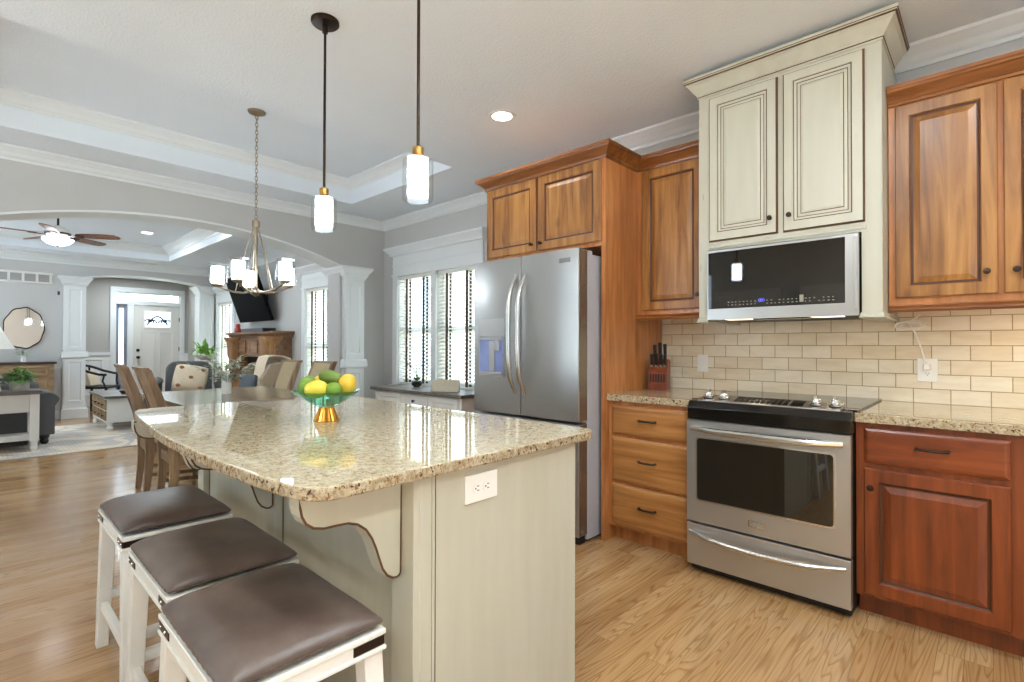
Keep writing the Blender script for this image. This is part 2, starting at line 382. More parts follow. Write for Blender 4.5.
# ------------------------------------------------------------------ mesh helpers
class MB:
    def __init__(s):
        s.v = []; s.f = []; s.m = []; s.M = Matrix.Identity(4)
    def add(s, verts, faces, m=0):
        b = len(s.v)
        for p in verts: s.v.append(s.M @ Vector(p))
        for f in faces:
            s.f.append([b + i for i in f]); s.m.append(m)
        return s
    def box(s, x0, x1, y0, y1, z0, z1, m=0):
        v = [(x, y, z) for z in (z0, z1) for y in (y0, y1) for x in (x0, x1)]
        return s.add(v, [(0, 2, 3, 1), (4, 5, 7, 6), (0, 1, 5, 4), (2, 6, 7, 3), (0, 4, 6, 2), (1, 3, 7, 5)], m)
    def hexa(s, bottom, top, m=0):
        return s.add(list(bottom) + list(top), [(3, 2, 1, 0), (4, 5, 6, 7), (0, 1, 5, 4), (1, 2, 6, 5), (2, 3, 7, 6), (3, 0, 4, 7)], m)
    def bar(s, a, b, w0, w1=None, m=0, up=(0, 1, 0)):
        """square bar from a to b, half sizes w0 -> w1 (tuple or number)"""
        a, b = Vector(a), Vector(b); d = (b - a).normalized()
        u = Vector(up); u = (u - d * u.dot(d)).normalized(); r = d.cross(u)
        w0 = w0 if isinstance(w0, tuple) else (w0, w0); w1 = w0 if w1 is None else (w1 if isinstance(w1, tuple) else (w1, w1))
        q = lambda c, w: [c - r * w[0] - u * w[1], c + r * w[0] - u * w[1], c + r * w[0] + u * w[1], c - r * w[0] + u * w[1]]
        return s.hexa(q(a, w0), q(b, w1), m)
    def prism(s, pts, axis, a0, a1, m=0, side_m=None):
        """polygon (2D) extruded along an axis: x -> (y,z), y -> (x,z), z -> (x,y)"""
        n = len(pts)
        def P(p, a): return {'x': (a, p[0], p[1]), 'y': (p[0], a, p[1]), 'z': (p[0], p[1], a)}[axis]
        v = [P(p, a0) for p in pts] + [P(p, a1) for p in pts]
        s.add(v, [list(range(n))[::-1], list(range(n, 2 * n))], m)
        s.add(v, [(i, (i + 1) % n, n + (i + 1) % n, n + i) for i in range(n)], m if side_m is None else side_m)
        return s
    def tube(s, pts, r, n=8, m=0, closed=False):
        pts = [Vector(p) for p in pts]; k = len(pts)
        rs = r if isinstance(r, (list, tuple)) else [r] * k
        rings = []; up = None
        for i, p in enumerate(pts):
            if closed: d = (pts[(i + 1) % k] - pts[i - 1])
            else: d = pts[min(i + 1, k - 1)] - pts[max(i - 1, 0)]
            d.normalize()
            if up is None:
                up = Vector((0, 0, 1)) if abs(d.z) < 0.9 else Vector((1, 0, 0))
            up = (up - d * up.dot(d)).normalized(); q = d.cross(up)
            rings.append([p + (up * math.cos(2 * PI * j / n) + q * math.sin(2 * PI * j / n)) * rs[i] for j in range(n)])
        v = [p for rg in rings for p in rg]; f = []
        for i in range(k if closed else k - 1):
            a, b = i * n, ((i + 1) % k) * n
            for j in range(n): f.append((a + j, b + j, b + (j + 1) % n, a + (j + 1) % n))
        if not closed: f += [list(range(n)), list(range((k - 1) * n, k * n))[::-1]]
        return s.add(v, f, m)
    def lathe(s, prof, c=(0, 0, 0), n=20, m=0, sx=1, sy=1):
        v = []; f = []; k = len(prof)
        for r, z in prof:
            for j in range(n):
                a = 2 * PI * j / n
                v.append((c[0] + r * sx * math.cos(a), c[1] + r * sy * math.sin(a), c[2] + z))
        for i in range(k - 1):
            for j in range(n):
                f.append((i * n + j, i * n + (j + 1) % n, (i + 1) * n + (j + 1) % n, (i + 1) * n + j))
        if prof[0][0] > 1e-6: f.append(list(range(n))[::-1])
        if prof[-1][0] > 1e-6: f.append(list(range((k - 1) * n, k * n)))
        return s.add(v, f, m)
    def ball(s, c, r, m=0, n=14, k=9):
        r = r if isinstance(r, tuple) else (r, r, r)
        prof = [(max(1e-7, math.sin(PI * i / k)), -math.cos(PI * i / k)) for i in range(k + 1)]
        v = []; f = []
        for a, z in prof:
            for j in range(n):
                t = 2 * PI * j / n
                v.append((c[0] + r[0] * a * math.cos(t), c[1] + r[1] * a * math.sin(t), c[2] + r[2] * z))
        for i in range(k):
            for j in range(n):
                f.append((i * n + j, i * n + (j + 1) % n, (i + 1) * n + (j + 1) % n, (i + 1) * n + j))
        return s.add(v, f, m)
    def panel(s, a0, a1, z0, z1, face, prof, cm=0, plane='y', out=-1):
        """rectangular rings on a face: prof = (inset, rise, material of the band up to the next ring)"""
        v = []; f = []; ms = []
        for ins, rise, _ in prof:
            b = face + out * rise
            for a, z in ((a0 + ins, z0 + ins), (a1 - ins, z0 + ins), (a1 - ins, z1 - ins), (a0 + ins, z1 - ins)):
                v.append((a, b, z) if plane == 'y' else (b, a, z))
        for i in range(len(prof) - 1):
            for j in range(4):
                s_ = (i * 4 + j, i * 4 + (j + 1) % 4, (i + 1) * 4 + (j + 1) % 4, (i + 1) * 4 + j)
                f.append(s_); ms.append(prof[i][2])
        k = (len(prof) - 1) * 4
        f.append((k, k + 1, k + 2, k + 3)); ms.append(cm)
        f.append((3, 2, 1, 0)); ms.append(prof[0][2])
        b = len(s.v)
        for p in v: s.v.append(s.M @ Vector(p))
        flip = (plane == 'y') != (out < 0)
        for q, mm in zip(f, ms):
            q = [b + i for i in q]
            s.f.append(q[::-1] if flip else q); s.m.append(mm)
        return s
    def sweep(s, path, prof, z0, closed=False, m=0, bands=None, before=None, after=None):
        """moulding: profile (out, up) carried along an XY path, 'out' to the right of travel"""
        P = [Vector((p[0], p[1])) for p in path]; k = len(P)
        def nrm(a, b):
            d = (b - a).normalized(); return Vector((d.y, -d.x))
        rings = []
        for i in range(k):
            ns = []
            if closed or i > 0: ns.append(nrm(P[i - 1], P[i]))
            elif before: ns.append(nrm(Vector(before), P[i]))
            if closed or i < k - 1: ns.append(nrm(P[i], P[(i + 1) % k]))
            elif after: ns.append(nrm(P[i], Vector(after)))
            if len(ns) == 2:
                mv = (ns[0] + ns[1]) / (1 + ns[0].dot(ns[1]))
            else: mv = ns[0]
            rings.append([(P[i].x + mv.x * o, P[i].y + mv.y * o, z0 + u) for o, u in prof])
        n = len(prof); v = [p for r in rings for p in r]; f = []
        b = len(s.v)
        for p in v: s.v.append(s.M @ Vector(p))
        for i in range(k if closed else k - 1):
            a, c = i * n, ((i + 1) % k) * n
            for j in range(n):
                s.f.append([b + a + j, b + a + (j + 1) % n, b + c + (j + 1) % n, b + c + j])
                s.m.append(bands[j] if bands else m)
        if not closed:
            s.f.append([b + i for i in range(n)][::-1]); s.m.append(m)
            s.f.append([b + i for i in range((k - 1) * n, k * n)]); s.m.append(m)
        return s
    def leaf(s, base, d, length, width, droop=0.3, m=0, seg=4, up=(0, 0, 1)):
        base = Vector(base); d = Vector(d).normalized(); up = Vector(up)
        side = d.cross(up)
        if side.length < 1e-3: side = d.cross(Vector((1, 0, 0)))
        side.normalize(); nrm = side.cross(d).normalized()
        v = []; f = []
        for i in range(seg + 1):
            t = i / seg
            c = base + d * (length * t) + Vector((0, 0, -1)) * (droop * length * t * t)
            w = width * math.sin(PI * (0.06 + 0.9 * t) ** 0.8) * 0.5
            v += [c - side * w + nrm * w * 0.25, c, c + side * w + nrm * w * 0.25]
        for i in range(seg):
            a = i * 3
            f += [(a, a + 1, a + 4, a + 3), (a + 1, a + 2, a + 5, a + 4)]
        return s.add(v, f, m)
    def build(s, name, mats, parent=None, bevel=0.0, smooth=True, subsurf=0, local=False, angle=0.6, solid=0.0):
        me = bpy.data.meshes.new(name)
        off = Vector((0, 0, 0))
        if parent is not None and not local:
            p = parent
            while p is not None:
                off += p.location; p = p.parent
        me.from_pydata([v - off for v in s.v], [], s.f)
        mats = mats if isinstance(mats, (list, tuple)) else [mats]
        for m in mats: me.materials.append(m)
        me.polygons.foreach_set('material_index', [min(i, len(mats) - 1) for i in s.m])
        bm = bmesh.new(); bm.from_mesh(me)
        bmesh.ops.remove_doubles(bm, verts=bm.verts, dist=1e-6)
        bmesh.ops.recalc_face_normals(bm, faces=bm.faces)
        bm.to_mesh(me); bm.free()
        if smooth:
            me.polygons.foreach_set('use_smooth', [True] * len(me.polygons))
            me.set_sharp_from_angle(angle=angle)
        me.update()
        o = bpy.data.objects.new(name, me); col.objects.link(o)
        if parent is not None: o.parent = parent
        if bevel:
            b = o.modifiers.new('bevel', 'BEVEL'); b.width = bevel; b.segments = 2; b.limit_method = 'ANGLE'; b.angle_limit = 0.6
            b.harden_normals = smooth
        if subsurf:
            q = o.modifiers.new('subdivision', 'SUBSURF'); q.levels = subsurf; q.render_levels = subsurf
        if solid:
            q = o.modifiers.new('solidify', 'SOLIDIFY'); q.thickness = solid
        return o

def tag(o, label, cat, group=None):
    o['label'] = label; o['category'] = cat
    if group: o['group'] = group
    return o
def thing(name, label, cat, loc=(0, 0, 0), rz=0.0, group=None):
    o = bpy.data.objects.new(name, None); col.objects.link(o)
    o.location = loc; o.rotation_euler = (0, 0, rz); o.empty_display_size = 0.1
    return tag(o, label, cat, group)
def struct(o):
    o['kind'] = 'structure'; return o
def dup(root, loc, rz, label, group=None):
    r = root.copy(); col.objects.link(r); r.location = loc; r.rotation_euler = (0, 0, rz); r['label'] = label
    if group: r['group'] = group
    for ch in list(root.children):
        c = ch.copy(); col.objects.link(c); c.parent = r
        for g in list(ch.children):
            d = g.copy(); col.objects.link(d); d.parent = c
    return r
def arc(c, r, a0, a1, n):
    return [(c[0] + r * math.cos(a0 + (a1 - a0) * i / n), c[1] + r * math.sin(a0 + (a1 - a0) * i / n)) for i in range(n + 1)]

# ================================================================== THE SETTING
W = 3.54        # range wall
NW = 3.80       # nook wall
LW = 3.38       # living room window wall
AX = -5.90      # arch wall, dining side
FX = -11.30     # far living wall
DX = -13.20     # front door wall
YB = -2.70      # wall behind the camera

struct(MB().box(-13.6, 2.6, -3.0, 4.2, -0.06, 0.0).build('floor', M['floor']))
# kitchen ceiling with the dining tray
TX0, TX1, TY0, TY1, TZ = -5.356, -3.576, -0.25, 3.012, 3.12
m = MB()
for b in ((AX - 0.3, TX0, YB, 4.0), (TX1, 2.4, YB, 4.0), (TX0, TX1, YB, TY0), (TX0, TX1, TY1, 4.0)):
    m.box(b[0], b[1], b[2], b[3], CEIL, TZ + 0.12)
m.box(TX0, TX1, TY0, TY1, TZ, TZ + 0.12)
struct(m.build('ceiling', M['ceiling']))
# living room ceiling with its tray
LT = (-10.69, -6.75, -1.0, 2.45, 2.96)
m = MB()
for b in ((FX, LT[0], YB, LW), (LT[1], AX - 0.28, YB, LW), (LT[0], LT[1], YB, LT[2]), (LT[0], LT[1], LT[3], LW)):
    m.box(b[0], b[1], b[2], b[3], LCEIL, LT[4] + 0.1)
m.box(LT[0], LT[1], LT[2], LT[3], LT[4], LT[4] + 0.1)
struct(m.build('ceiling_living', M['ceiling']))
struct(MB().box(DX - 0.1, FX - 0.2, 0.5, 4.1, 2.62, 2.75).build('ceiling_entry', M['ceiling']))

# walls
struct(MB().box(-2.95, 2.4, W, W + 0.16, 0, CEIL).box(-2.95, -2.85, W + 0.16, NW + 0.15, 0, CEIL).build('wall_range', M['wall']))
def wall_with_holes(name, axis, face, thick, a0, a1, z1, holes, material):
    m = MB(); xs = sorted(set([a0, a1] + [h[0] for h in holes] + [h[1] for h in holes]))
    for u, v in zip(xs, xs[1:]):
        hs = [h for h in holes if h[0] <= u + 1e-6 and h[1] >= v - 1e-6]
        spans = [(0, z1)] if not hs else [(0, hs[0][2]), (hs[0][3], z1)]
        for p, q in spans:
            if q - p < 1e-4: continue
            if axis == 'x': m.box(u, v, min(face, face + thick), max(face, face + thick), p, q)
            else: m.box(min(face, face + thick), max(face, face + thick), u, v, p, q)
    return struct(m.build(name, material))
NOOK = [(-5.57, -4.87, 0.74, 2.12), (-4.78, -4.08, 0.74, 2.12)]
wall_with_holes('wall_nook', 'x', NW, 0.15, AX - 0.02, -2.95, CEIL, NOOK, M['wall'])
LIVW = [(-11.10, -10.26, 0.40, 2.05), (-7.29, -6.58, 0.40, 2.05)]
wall_with_holes('wall_living', 'x', LW, 0.15, FX - 0.1, AX - 0.30, LCEIL + 0.3, LIVW, M['wall'])
BACK = [(-10.8, -8.8, 0.2, 2.45), (-4.7, -3.45, 0.05, 2.45)]  # unseen back windows, added to let daylight in
wall_with_holes('wall_back', 'x', YB, -0.15, FX - 0.1, 2.4, 3.0, BACK, M['wall'])
wall_with_holes('wall_right', 'y', 2.4, 0.15, YB - 0.15, W + 0.16, 3.0, [(-2.2, 0.4, 0.75, 2.25)], M['wall'])  # unseen window opening added to light the island end
struct(MB().box(2.46, 2.47, -2.2, 0.4, 0.75, 2.25).build('window_10', M['glass']))
struct(MB().box(2.56, 14, -22, 4.1, -0.32, -0.21).build('ground_side', make_outdoor()))

def arch_wall(name, x0, x1, y0, y1, oy0, oy1, zs, za, top, material):
    """wall with a segmental arch opening oy0..oy1, springing zs, apex za; white soffit"""
    m = MB()
    m.box(x0, x1, y0, oy0, 0, top); m.box(x0, x1, oy1, y1, 0, top)
    h = (oy1 - oy0) / 2; rise = za - zs; R = (h * h + rise * rise) / (2 * rise); cy = (oy0 + oy1) / 2; cz = za - R
    n = 28; pts = []
    for i in range(n + 1):
        y = oy0 + (oy1 - oy0) * i / n
        pts.append((y, cz + math.sqrt(max(0, R * R - (y - cy) ** 2))))
    for (ya, za_), (yb, zb_) in zip(pts, pts[1:]):
        for x, fl in ((x0, 0), (x1, 1)):
            m.add([(x, ya, za_), (x, yb, zb_), (x, yb, top), (x, ya, top)], [(0, 1, 2, 3)])
        m.add([(x0, ya, za_), (x1, ya, za_), (x1, yb, zb_), (x0, yb, zb_)], [(0, 1, 2, 3)], 1)
    m.add([(x0, oy0, top), (x1, oy0, top), (x1, oy1, top), (x0, oy1, top)], [(0, 1, 2, 3)])
    o = struct(m.build(name, [material, M['trim']]))
    # thin white bead along both arch edges
    t = MB()
    for x, s in ((x1, 1), (x0, -1)):
        for (ya, za_), (yb, zb_) in zip(pts, pts[1:]):
            t.hexa([(x, ya, za_), (x + s * 0.012, ya, za_), (x + s * 0.012, yb, zb_), (x, yb, zb_)],
                   [(x, ya, za_ + 0.02), (x + s * 0.012, ya, za_ + 0.02), (x + s * 0.012, yb, zb_ + 0.02), (x, yb, zb_ + 0.02)])
    struct(t.build('trim_' + name, M['trim'], smooth=False))
arch_wall('wall_arch', AX - 0.30, AX, YB, NW, -0.06, 3.16, 2.215, 2.49, CEIL, M['wall'])
arch_wall('wall_entry', FX - 0.2, FX, YB, LW + 0.15, 1.36, 3.12, 2.375, 2.465, LCEIL + 0.05, M['wall'])

# square wrapped columns with capital, chair-rail band and pedestal
CAP = [(0, 0), (0.012, 0), (0.016, 0.02), (0.03, 0.035), (0.045, 0.075), (0.075, 0.115), (0.085, 0.125), (0.085, 0.15), (0, 0.15)]
def column(name, x0, x1, y0, y1, top, rail):
    m = MB()
    m.box(x0, x1, y0, y1, 0, top)
    prof = [(0, 0.0, 0), (0, 0.012, 0), (0.055, 0.012, 0), (0.068, 0.0015, 0), (0.075, 0.0015, 0)]
    for za, zb in ((rail + 0.11, top - 0.16), (0.24, rail - 0.03)):
        m.panel(y0 + 0.005, y1 - 0.005, za, zb, x1, prof, plane='x', out=1)
        m.panel(x0 + 0.005, x1 - 0.005, za, zb, y0, prof, plane='y', out=-1)
    path = [(x0, y0), (x1, y0), (x1, y1), (x0, y1)]
    m.sweep(path, CAP, top - 0.15, closed=True)
    m.sweep(path, [(0, 0), (0.028, 0), (0.035, 0.02), (0.03, 0.09), (0.02, 0.11), (0, 0.11)], rail - 0.02, closed=True)
    m.sweep(path, [(0, 0), (0.035, 0), (0.035, 0.15), (0.02, 0.17), (0.012, 0.24), (0, 0.24)], 0, closed=True)
    return struct(m.build(name, M['trim'], smooth=False))
column('column_dining', AX - 0.34, AX + 0.06, 3.205, 3.465, 2.215, 0.97)
column('column_entry_left', FX - 0.24, FX + 0.07, 1.10, 1.38, 2.375, 1.03)
column('column_entry_right', FX - 0.24, FX + 0.07, 3.10, 3.345, 2.375, 1.03)

# cornices
CROWN = [(0, 0), (0.01, 0), (0.014, 0.018), (0.03, 0.03), (0.05, 0.055), (0.085, 0.08), (0.1, 0.088), (0.1, 0.105), (0, 0.105)]
def crown(n, path, top, scale=1.0, closed=False):
    p = [(o * scale, u * scale) for o, u in CROWN]
    return struct(MB().sweep(path, p, top - p[-1][1], closed).build('trim_%d' % n, M['trim'], smooth=False))
crown(1, [(AX, YB), (AX, NW), (-2.95, NW), (-2.95, W), (-1.262, W)], CEIL, 1.0)
crown(2, [(-0.385, W), (2.4, W)], CEIL, 1.0)
crown(3, [(TX0, TY0), (TX0, TY1), (TX1, TY1), (TX1, TY0)], TZ, 0.95, closed=True)
crown(4, [(FX, YB), (FX, LW), (AX - 0.30, LW)], LCEIL, 1.3)
crown(5, [(LT[0], LT[2]), (LT[0], LT[3]), (LT[1], LT[3]), (LT[1], LT[2])], LT[4], 1.3, closed=True)
BASE = [(0, 0), (0.016, 0), (0.016, 0.11), (0.01, 0.135), (0, 0.14)]
struct(MB().sweep([(FX, YB), (FX, 1.065)], BASE, 0).build('baseboard_far', M['trim'], smooth=False))
struct(MB().sweep([(AX - 0.3, LW), (FX, LW)][::-1], BASE, 0).build('baseboard_living', M['trim'], smooth=False))
struct(MB().sweep([(AX, 3.56), (AX, NW), (-2.95, NW)], BASE, 0).build('baseboard_nook', M['trim'], smooth=False))

# entry hall
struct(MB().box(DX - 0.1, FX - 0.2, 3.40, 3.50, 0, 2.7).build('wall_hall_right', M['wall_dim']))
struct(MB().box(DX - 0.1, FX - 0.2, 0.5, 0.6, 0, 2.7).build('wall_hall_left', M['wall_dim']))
DY0, DY1, DTOP = 2.41, 3.235, 2.08
m = MB()
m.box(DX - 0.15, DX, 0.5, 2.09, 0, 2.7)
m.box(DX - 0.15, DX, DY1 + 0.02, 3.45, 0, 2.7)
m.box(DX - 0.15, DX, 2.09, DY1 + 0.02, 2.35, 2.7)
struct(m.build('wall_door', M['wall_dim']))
m = MB()  # wainscot and chair rail of the hall
m.box(DX, DX + 0.015, 0.62, 2.0, 0.0, 1.02); m.box(DX, DX + 0.04, 0.62, 2.0, 1.02, 1.08)
m.panel(0.9, 1.9, 0.2, 0.95, DX + 0.015, [(0, 0, 0), (0, 0.015, 0), (0.03, 0.015, 0), (0.04, 0.003, 0)], plane='x', out=1)
m.box(DX - 0.02, DX + 0.03, DY1 + 0.03, 3.40, 0.0, 1.05)
struct(m.build('trim_wainscot', M['trim'], bevel=0.003))
m = MB()  # door surround: casings, mullion posts, transom bar
for a, b, p, q in ((2.0, 2.10, 0, 2.34), (2.29, 2.40, 0, 2.10), (DY1 + 0.005, DY1 + 0.09, 0, 2.34), (2.0, DY1 + 0.09, 2.34, 2.44), (2.10, DY1 + 0.005, 2.085, 2.15)):
    m.box(DX - 0.1, DX + 0.025, a, b, p, q)
struct(m.build('trim_door_surround', M['trim'], bevel=0.004))
d = MB()
d.box(DX - 0.06, DX - 0.015, DY0, DY1, 0.01, 1.62)
wy0, wy1, wz0, wz1 = 2.60, 3.06, 1.62, 1.95
d.box(DX - 0.06, DX - 0.015, DY0, wy0, 1.62, DTOP); d.box(DX - 0.06, DX - 0.015, wy1, DY1, 1.62, DTOP)
d.box(DX - 0.06, DX - 0.015, wy0, wy1, wz1, DTOP)
for a, b in ((2.52, 2.79), (2.86, 3.13)):
    d.panel(a, b, 0.2, 1.52, DX - 0.015, [(0, 0, 0), (0, 0.008, 0), (0.02, 0.010, 0), (0.035, 0.001, 0)], plane='x', out=1)
door = struct(d.build('door_1', M['whitedoor'], bevel=0.002))
m = MB()
for a, b, p, q in ((wy0 - 0.03, wy1 + 0.03, wz0 - 0.03, wz0), (wy0 - 0.03, wy1 + 0.03, wz1, wz1 + 0.03), (wy0 - 0.03, wy0, wz0, wz1), (wy1, wy1 + 0.03, wz0, wz1)):
    m.box(DX - 0.02, DX, a, b, p, q)
m.build('window_frame', M['white'], door)
g = MB().box(DX - 0.042, DX - 0.036, wy0, wy1, wz0, wz1)
g.build('pane', M['glass'], door)
g = MB()
# leaded curl pattern on the small pane
g.tube([(DX - 0.032, 2.64 + 0.38 * t, 1.66 + 0.19 * math.sin(PI * t)) for t in [i / 14 for i in range(15)]], 0.017, 6)
for sgn in (-1, 1):
    for k in range(3):
        c = 2.83 + sgn * (0.07 + 0.05 * k)
        g.tube([(DX - 0.032, c + sgn * 0.05 * math.cos(a), 1.72 + 0.01 * k + 0.045 * math.sin(a)) for a in [i * PI / 6 for i in range(8)]], 0.016, 6)
g.build('leading', M['blackmatte'], door)
k = MB(); k.M = Matrix.Translation((DX - 0.015, DY0 + 0.07, 0.97)) @ Matrix.Rotation(PI / 2, 4, 'Y')
k.lathe([(0.03, 0), (0.03, 0.012), (0.012, 0.02), (0.012, 0.045), (0.028, 0.05), (0.032, 0.065), (0.02, 0.08), (1e-5, 0.082)], n=14)
k.build('door_knob', M['blackmatte'], door)
k = MB(); k.M = Matrix.Translation((DX - 0.015, DY0 + 0.07, 1.12)) @ Matrix.Rotation(PI / 2, 4, 'Y')
k.lathe([(0.032, 0), (0.032, 0.012), (0.026, 0.02), (1e-5, 0.021)], n=14)
k.build('deadbolt', M['blackmatte'], door)
for z in (1.75, 1.1, 0.35):
    MB().box(DX - 0.016, DX - 0.006, DY1 - 0.012, DY1 + 0.004, z, z + 0.09).build('hinge', M['blackmatte'], door)
# sidelight and transom
w = struct(MB().box(DX - 0.09, DX - 0.03, 2.10, 2.155, 0.1, 2.085).box(DX - 0.09, DX - 0.03, 2.24, 2.29, 0.1, 2.085)
           .box(DX - 0.07, DX - 0.03, 2.135, 2.255, 0.1, 0.62).box(DX - 0.07, DX - 0.03, 2.135, 2.255, 2.0, 2.085).build('window_4', M['sidelight'], bevel=0.003))
MB().box(DX - 0.053, DX - 0.047, 2.135, 2.255, 0.62, 2.0).build('pane', M['glass'], w)
w = struct(MB().box(DX - 0.07, DX - 0.03, 2.10, DY1 + 0.005, 2.15, 2.17).box(DX - 0.07, DX - 0.03, 2.10, DY1 + 0.005, 2.32, 2.34)
           .box(DX - 0.07, DX - 0.03, 2.10, 2.12, 2.17, 2.32).box(DX - 0.07, DX - 0.03, DY1 - 0.015, DY1 + 0.005, 2.17, 2.32).build('window_5', M['trim'], bevel=0.003))
MB().box(DX - 0.053, DX - 0.047, 2.12, DY1 - 0.015, 2.17, 2.32).build('pane', M['glass'], w)
# porch beam seen through the transom
struct(MB().prism([(1.6, 2.75), (3.7, 2.75)] + [(3.7 - 2.1 * i / 16, 2.30 + 0.14 * math.sin(PI * i / 16)) for i in range(17)], 'x', DX - 1.3, DX - 1.1).build('porch_arch', M['trim'], smooth=False))
struct(MB().box(-24, 8, 4.0, 16, -0.5, -0.4).box(-24, -13.4, -3, 4, -0.5, -0.4).build('ground', make_outdoor()))
struct(MB().box(-24, 14, -22, -2.86, -0.3, -0.2).build('bounce_terrace', plain('pale_bounce_stone', (212, 213, 214), 0.8, noise=0.05, nscale=4)))  # unseen ground added to bounce sunlight up to the ceiling

# windows: frame, meeting rail, panes; casings with tall headers
def sash_window(n, x0, x1, z0, z1, y):
    m = MB()
    for a, b, p, q in ((x0, x0 + 0.05, z0, z1), (x1 - 0.05, x1, z0, z1), (x0 + 0.05, x1 - 0.05, z0, z0 + 0.06), (x0 + 0.05, x1 - 0.05, z1 - 0.05, z1),
                       (x0 + 0.05, x1 - 0.05, (z0 + z1) / 2 - 0.03, (z0 + z1) / 2 + 0.03)):
        m.box(a, b, y + 0.08, y + 0.13, p, q)
    w = struct(m.build('window_%d' % n, M['trim'], bevel=0.004))
    for p, q in ((z0 + 0.06, (z0 + z1) / 2 - 0.03), ((z0 + z1) / 2 + 0.03, z1 - 0.05)):
        MB().box(x0 + 0.05, x1 - 0.05, y + 0.102, y + 0.108, p, q).build('pane', M['glass'], w)
    return w
sash_window(1, *NOOK[0], NW); sash_window(2, *NOOK[1], NW)
sash_window(3, *LIVW[1], LW); sash_window(6, *LIVW[0], LW)
def casing(n, x0, x1, z0, z1, y, mids=(), head=0.27):
    m = MB()
    for a, b in [(x0 - 0.10, x0), (x1, x1 + 0.10)] + list(mids):
        m.box(a, b, y - 0.025, y, z0 - 0.05, z1)
    m.box(x0 - 0.14, x1 + 0.14, y - 0.06, y, z0 - 0.05, z0 - 0.015)       # stool
    m.box(x0 - 0.10, x1 + 0.10, y - 0.022, y, z0 - 0.15, z0 - 0.05)       # apron
    m.box(x0 - 0.12, x1 + 0.12, y - 0.03, y, z1, z1 + 0.03)
    m.box(x0 - 0.10, x1 + 0.10, y - 0.022, y, z1 + 0.03, z1 + head)
    m.box(x0 - 0.11, x1 + 0.11, y - 0.032, y, z1 + 0.13, z1 + 0.15)
    p = [(0, 0), (0.03, 0), (0.04, 0.03), (0.075, 0.065), (0.09, 0.08), (0.09, 0.10), (0, 0.10)]
    m.sweep([(x0 - 0.10, y), (x0 - 0.10, y - 0.022), (x1 + 0.10, y - 0.022), (x1 + 0.10, y)], p, z1 + head - 0.005)
    for a, b, p_, q_ in ((x0, x0 + 0.012, z0, z1), (x1 - 0.012, x1, z0, z1)):
        m.box(a, b, y, y + 0.08, p_, q_)
    return struct(m.build('trim_%d' % n, M['trim'], smooth=False))
casing(11, NOOK[0][0], NOOK[1][1], 0.74, 2.12, NW, mids=[(NOOK[0][1], NOOK[1][0])])
casing(12, LIVW[1][0], LIVW[1][1], 0.40, 2.05, LW, head=0.22)
casing(13, LIVW[0][0] + 0.02, LIVW[0][1], 0.40, 2.05, LW, head=0.22)
# blinds with brown ladder tapes
def blind(x0, x1, z0, z1, y, label):
    t = thing('window_blind', label, 'blind', ((x0 + x1) / 2, y + 0.03, z0), group='white slatted window blinds')
    x0 += 0.016; x1 -= 0.016
    MB().box(x0, x1, y + 0.0, y + 0.06, z1 - 0.045, z1 - 0.002).build('headrail', M['blind'], t, bevel=0.003)
    m = MB(); n = int((z1 - z0 - 0.09) / 0.044)
    for i in range(n):
        z = z1 - 0.075 - i * 0.044
        c, s_ = 0.025 * math.cos(0.4), 0.025 * math.sin(0.4)
        m.hexa([(x0, y + 0.03 - c, z - s_), (x1, y + 0.03 - c, z - s_), (x1, y + 0.03 + c, z + s_), (x0, y + 0.03 + c, z + s_)],
               [(x0, y + 0.03 - c, z - s_ + 0.003), (x1, y + 0.03 - c, z - s_ + 0.003), (x1, y + 0.03 + c, z + s_ + 0.003), (x0, y + 0.03 + c, z + s_ + 0.003)])
    m.build('slats', M['blind'], t, smooth=False)
    MB().box(x0, x1, y + 0.012, y + 0.05, z0 + 0.004, z0 + 0.028).build('bottom_rail', M['blind'], t, bevel=0.003)
    for f in (0.24, 0.76):
        xc = x0 + (x1 - x0) * f
        MB().box(xc - 0.023, xc + 0.023, y + 0.002, y + 0.004, z0 + 0.03, z1 - 0.045).box(xc - 0.023, xc + 0.023, y + 0.056, y + 0.058, z0 + 0.03, z1 - 0.045).build('ladder_tape', M['tape'], t, smooth=False)
    MB().tube([(x1 - 0.05, y - 0.006, z1 - 0.05), (x1 - 0.05, y - 0.008, (z0 + z1) / 2)], 0.004, 6).build('wand', M['blind'], t)
blind(*NOOK[0], NW, 'white slatted blind with brown tapes in the left nook window, over the potted orchid')
blind(*NOOK[1], NW, 'white slatted blind with brown tapes in the nook window beside the refrigerator')
blind(*LIVW[1], LW, 'white slatted blind in the narrow window between the fireplace and the dining column')
blind(*LIVW[0], LW, 'white slatted blind in the far living room window, left of the fireplace')

# backsplash
struct(MB().box(-1.78, 2.4, W - 0.009, W, 0.905, 1.46).build('wall_backsplash', M['tile']))
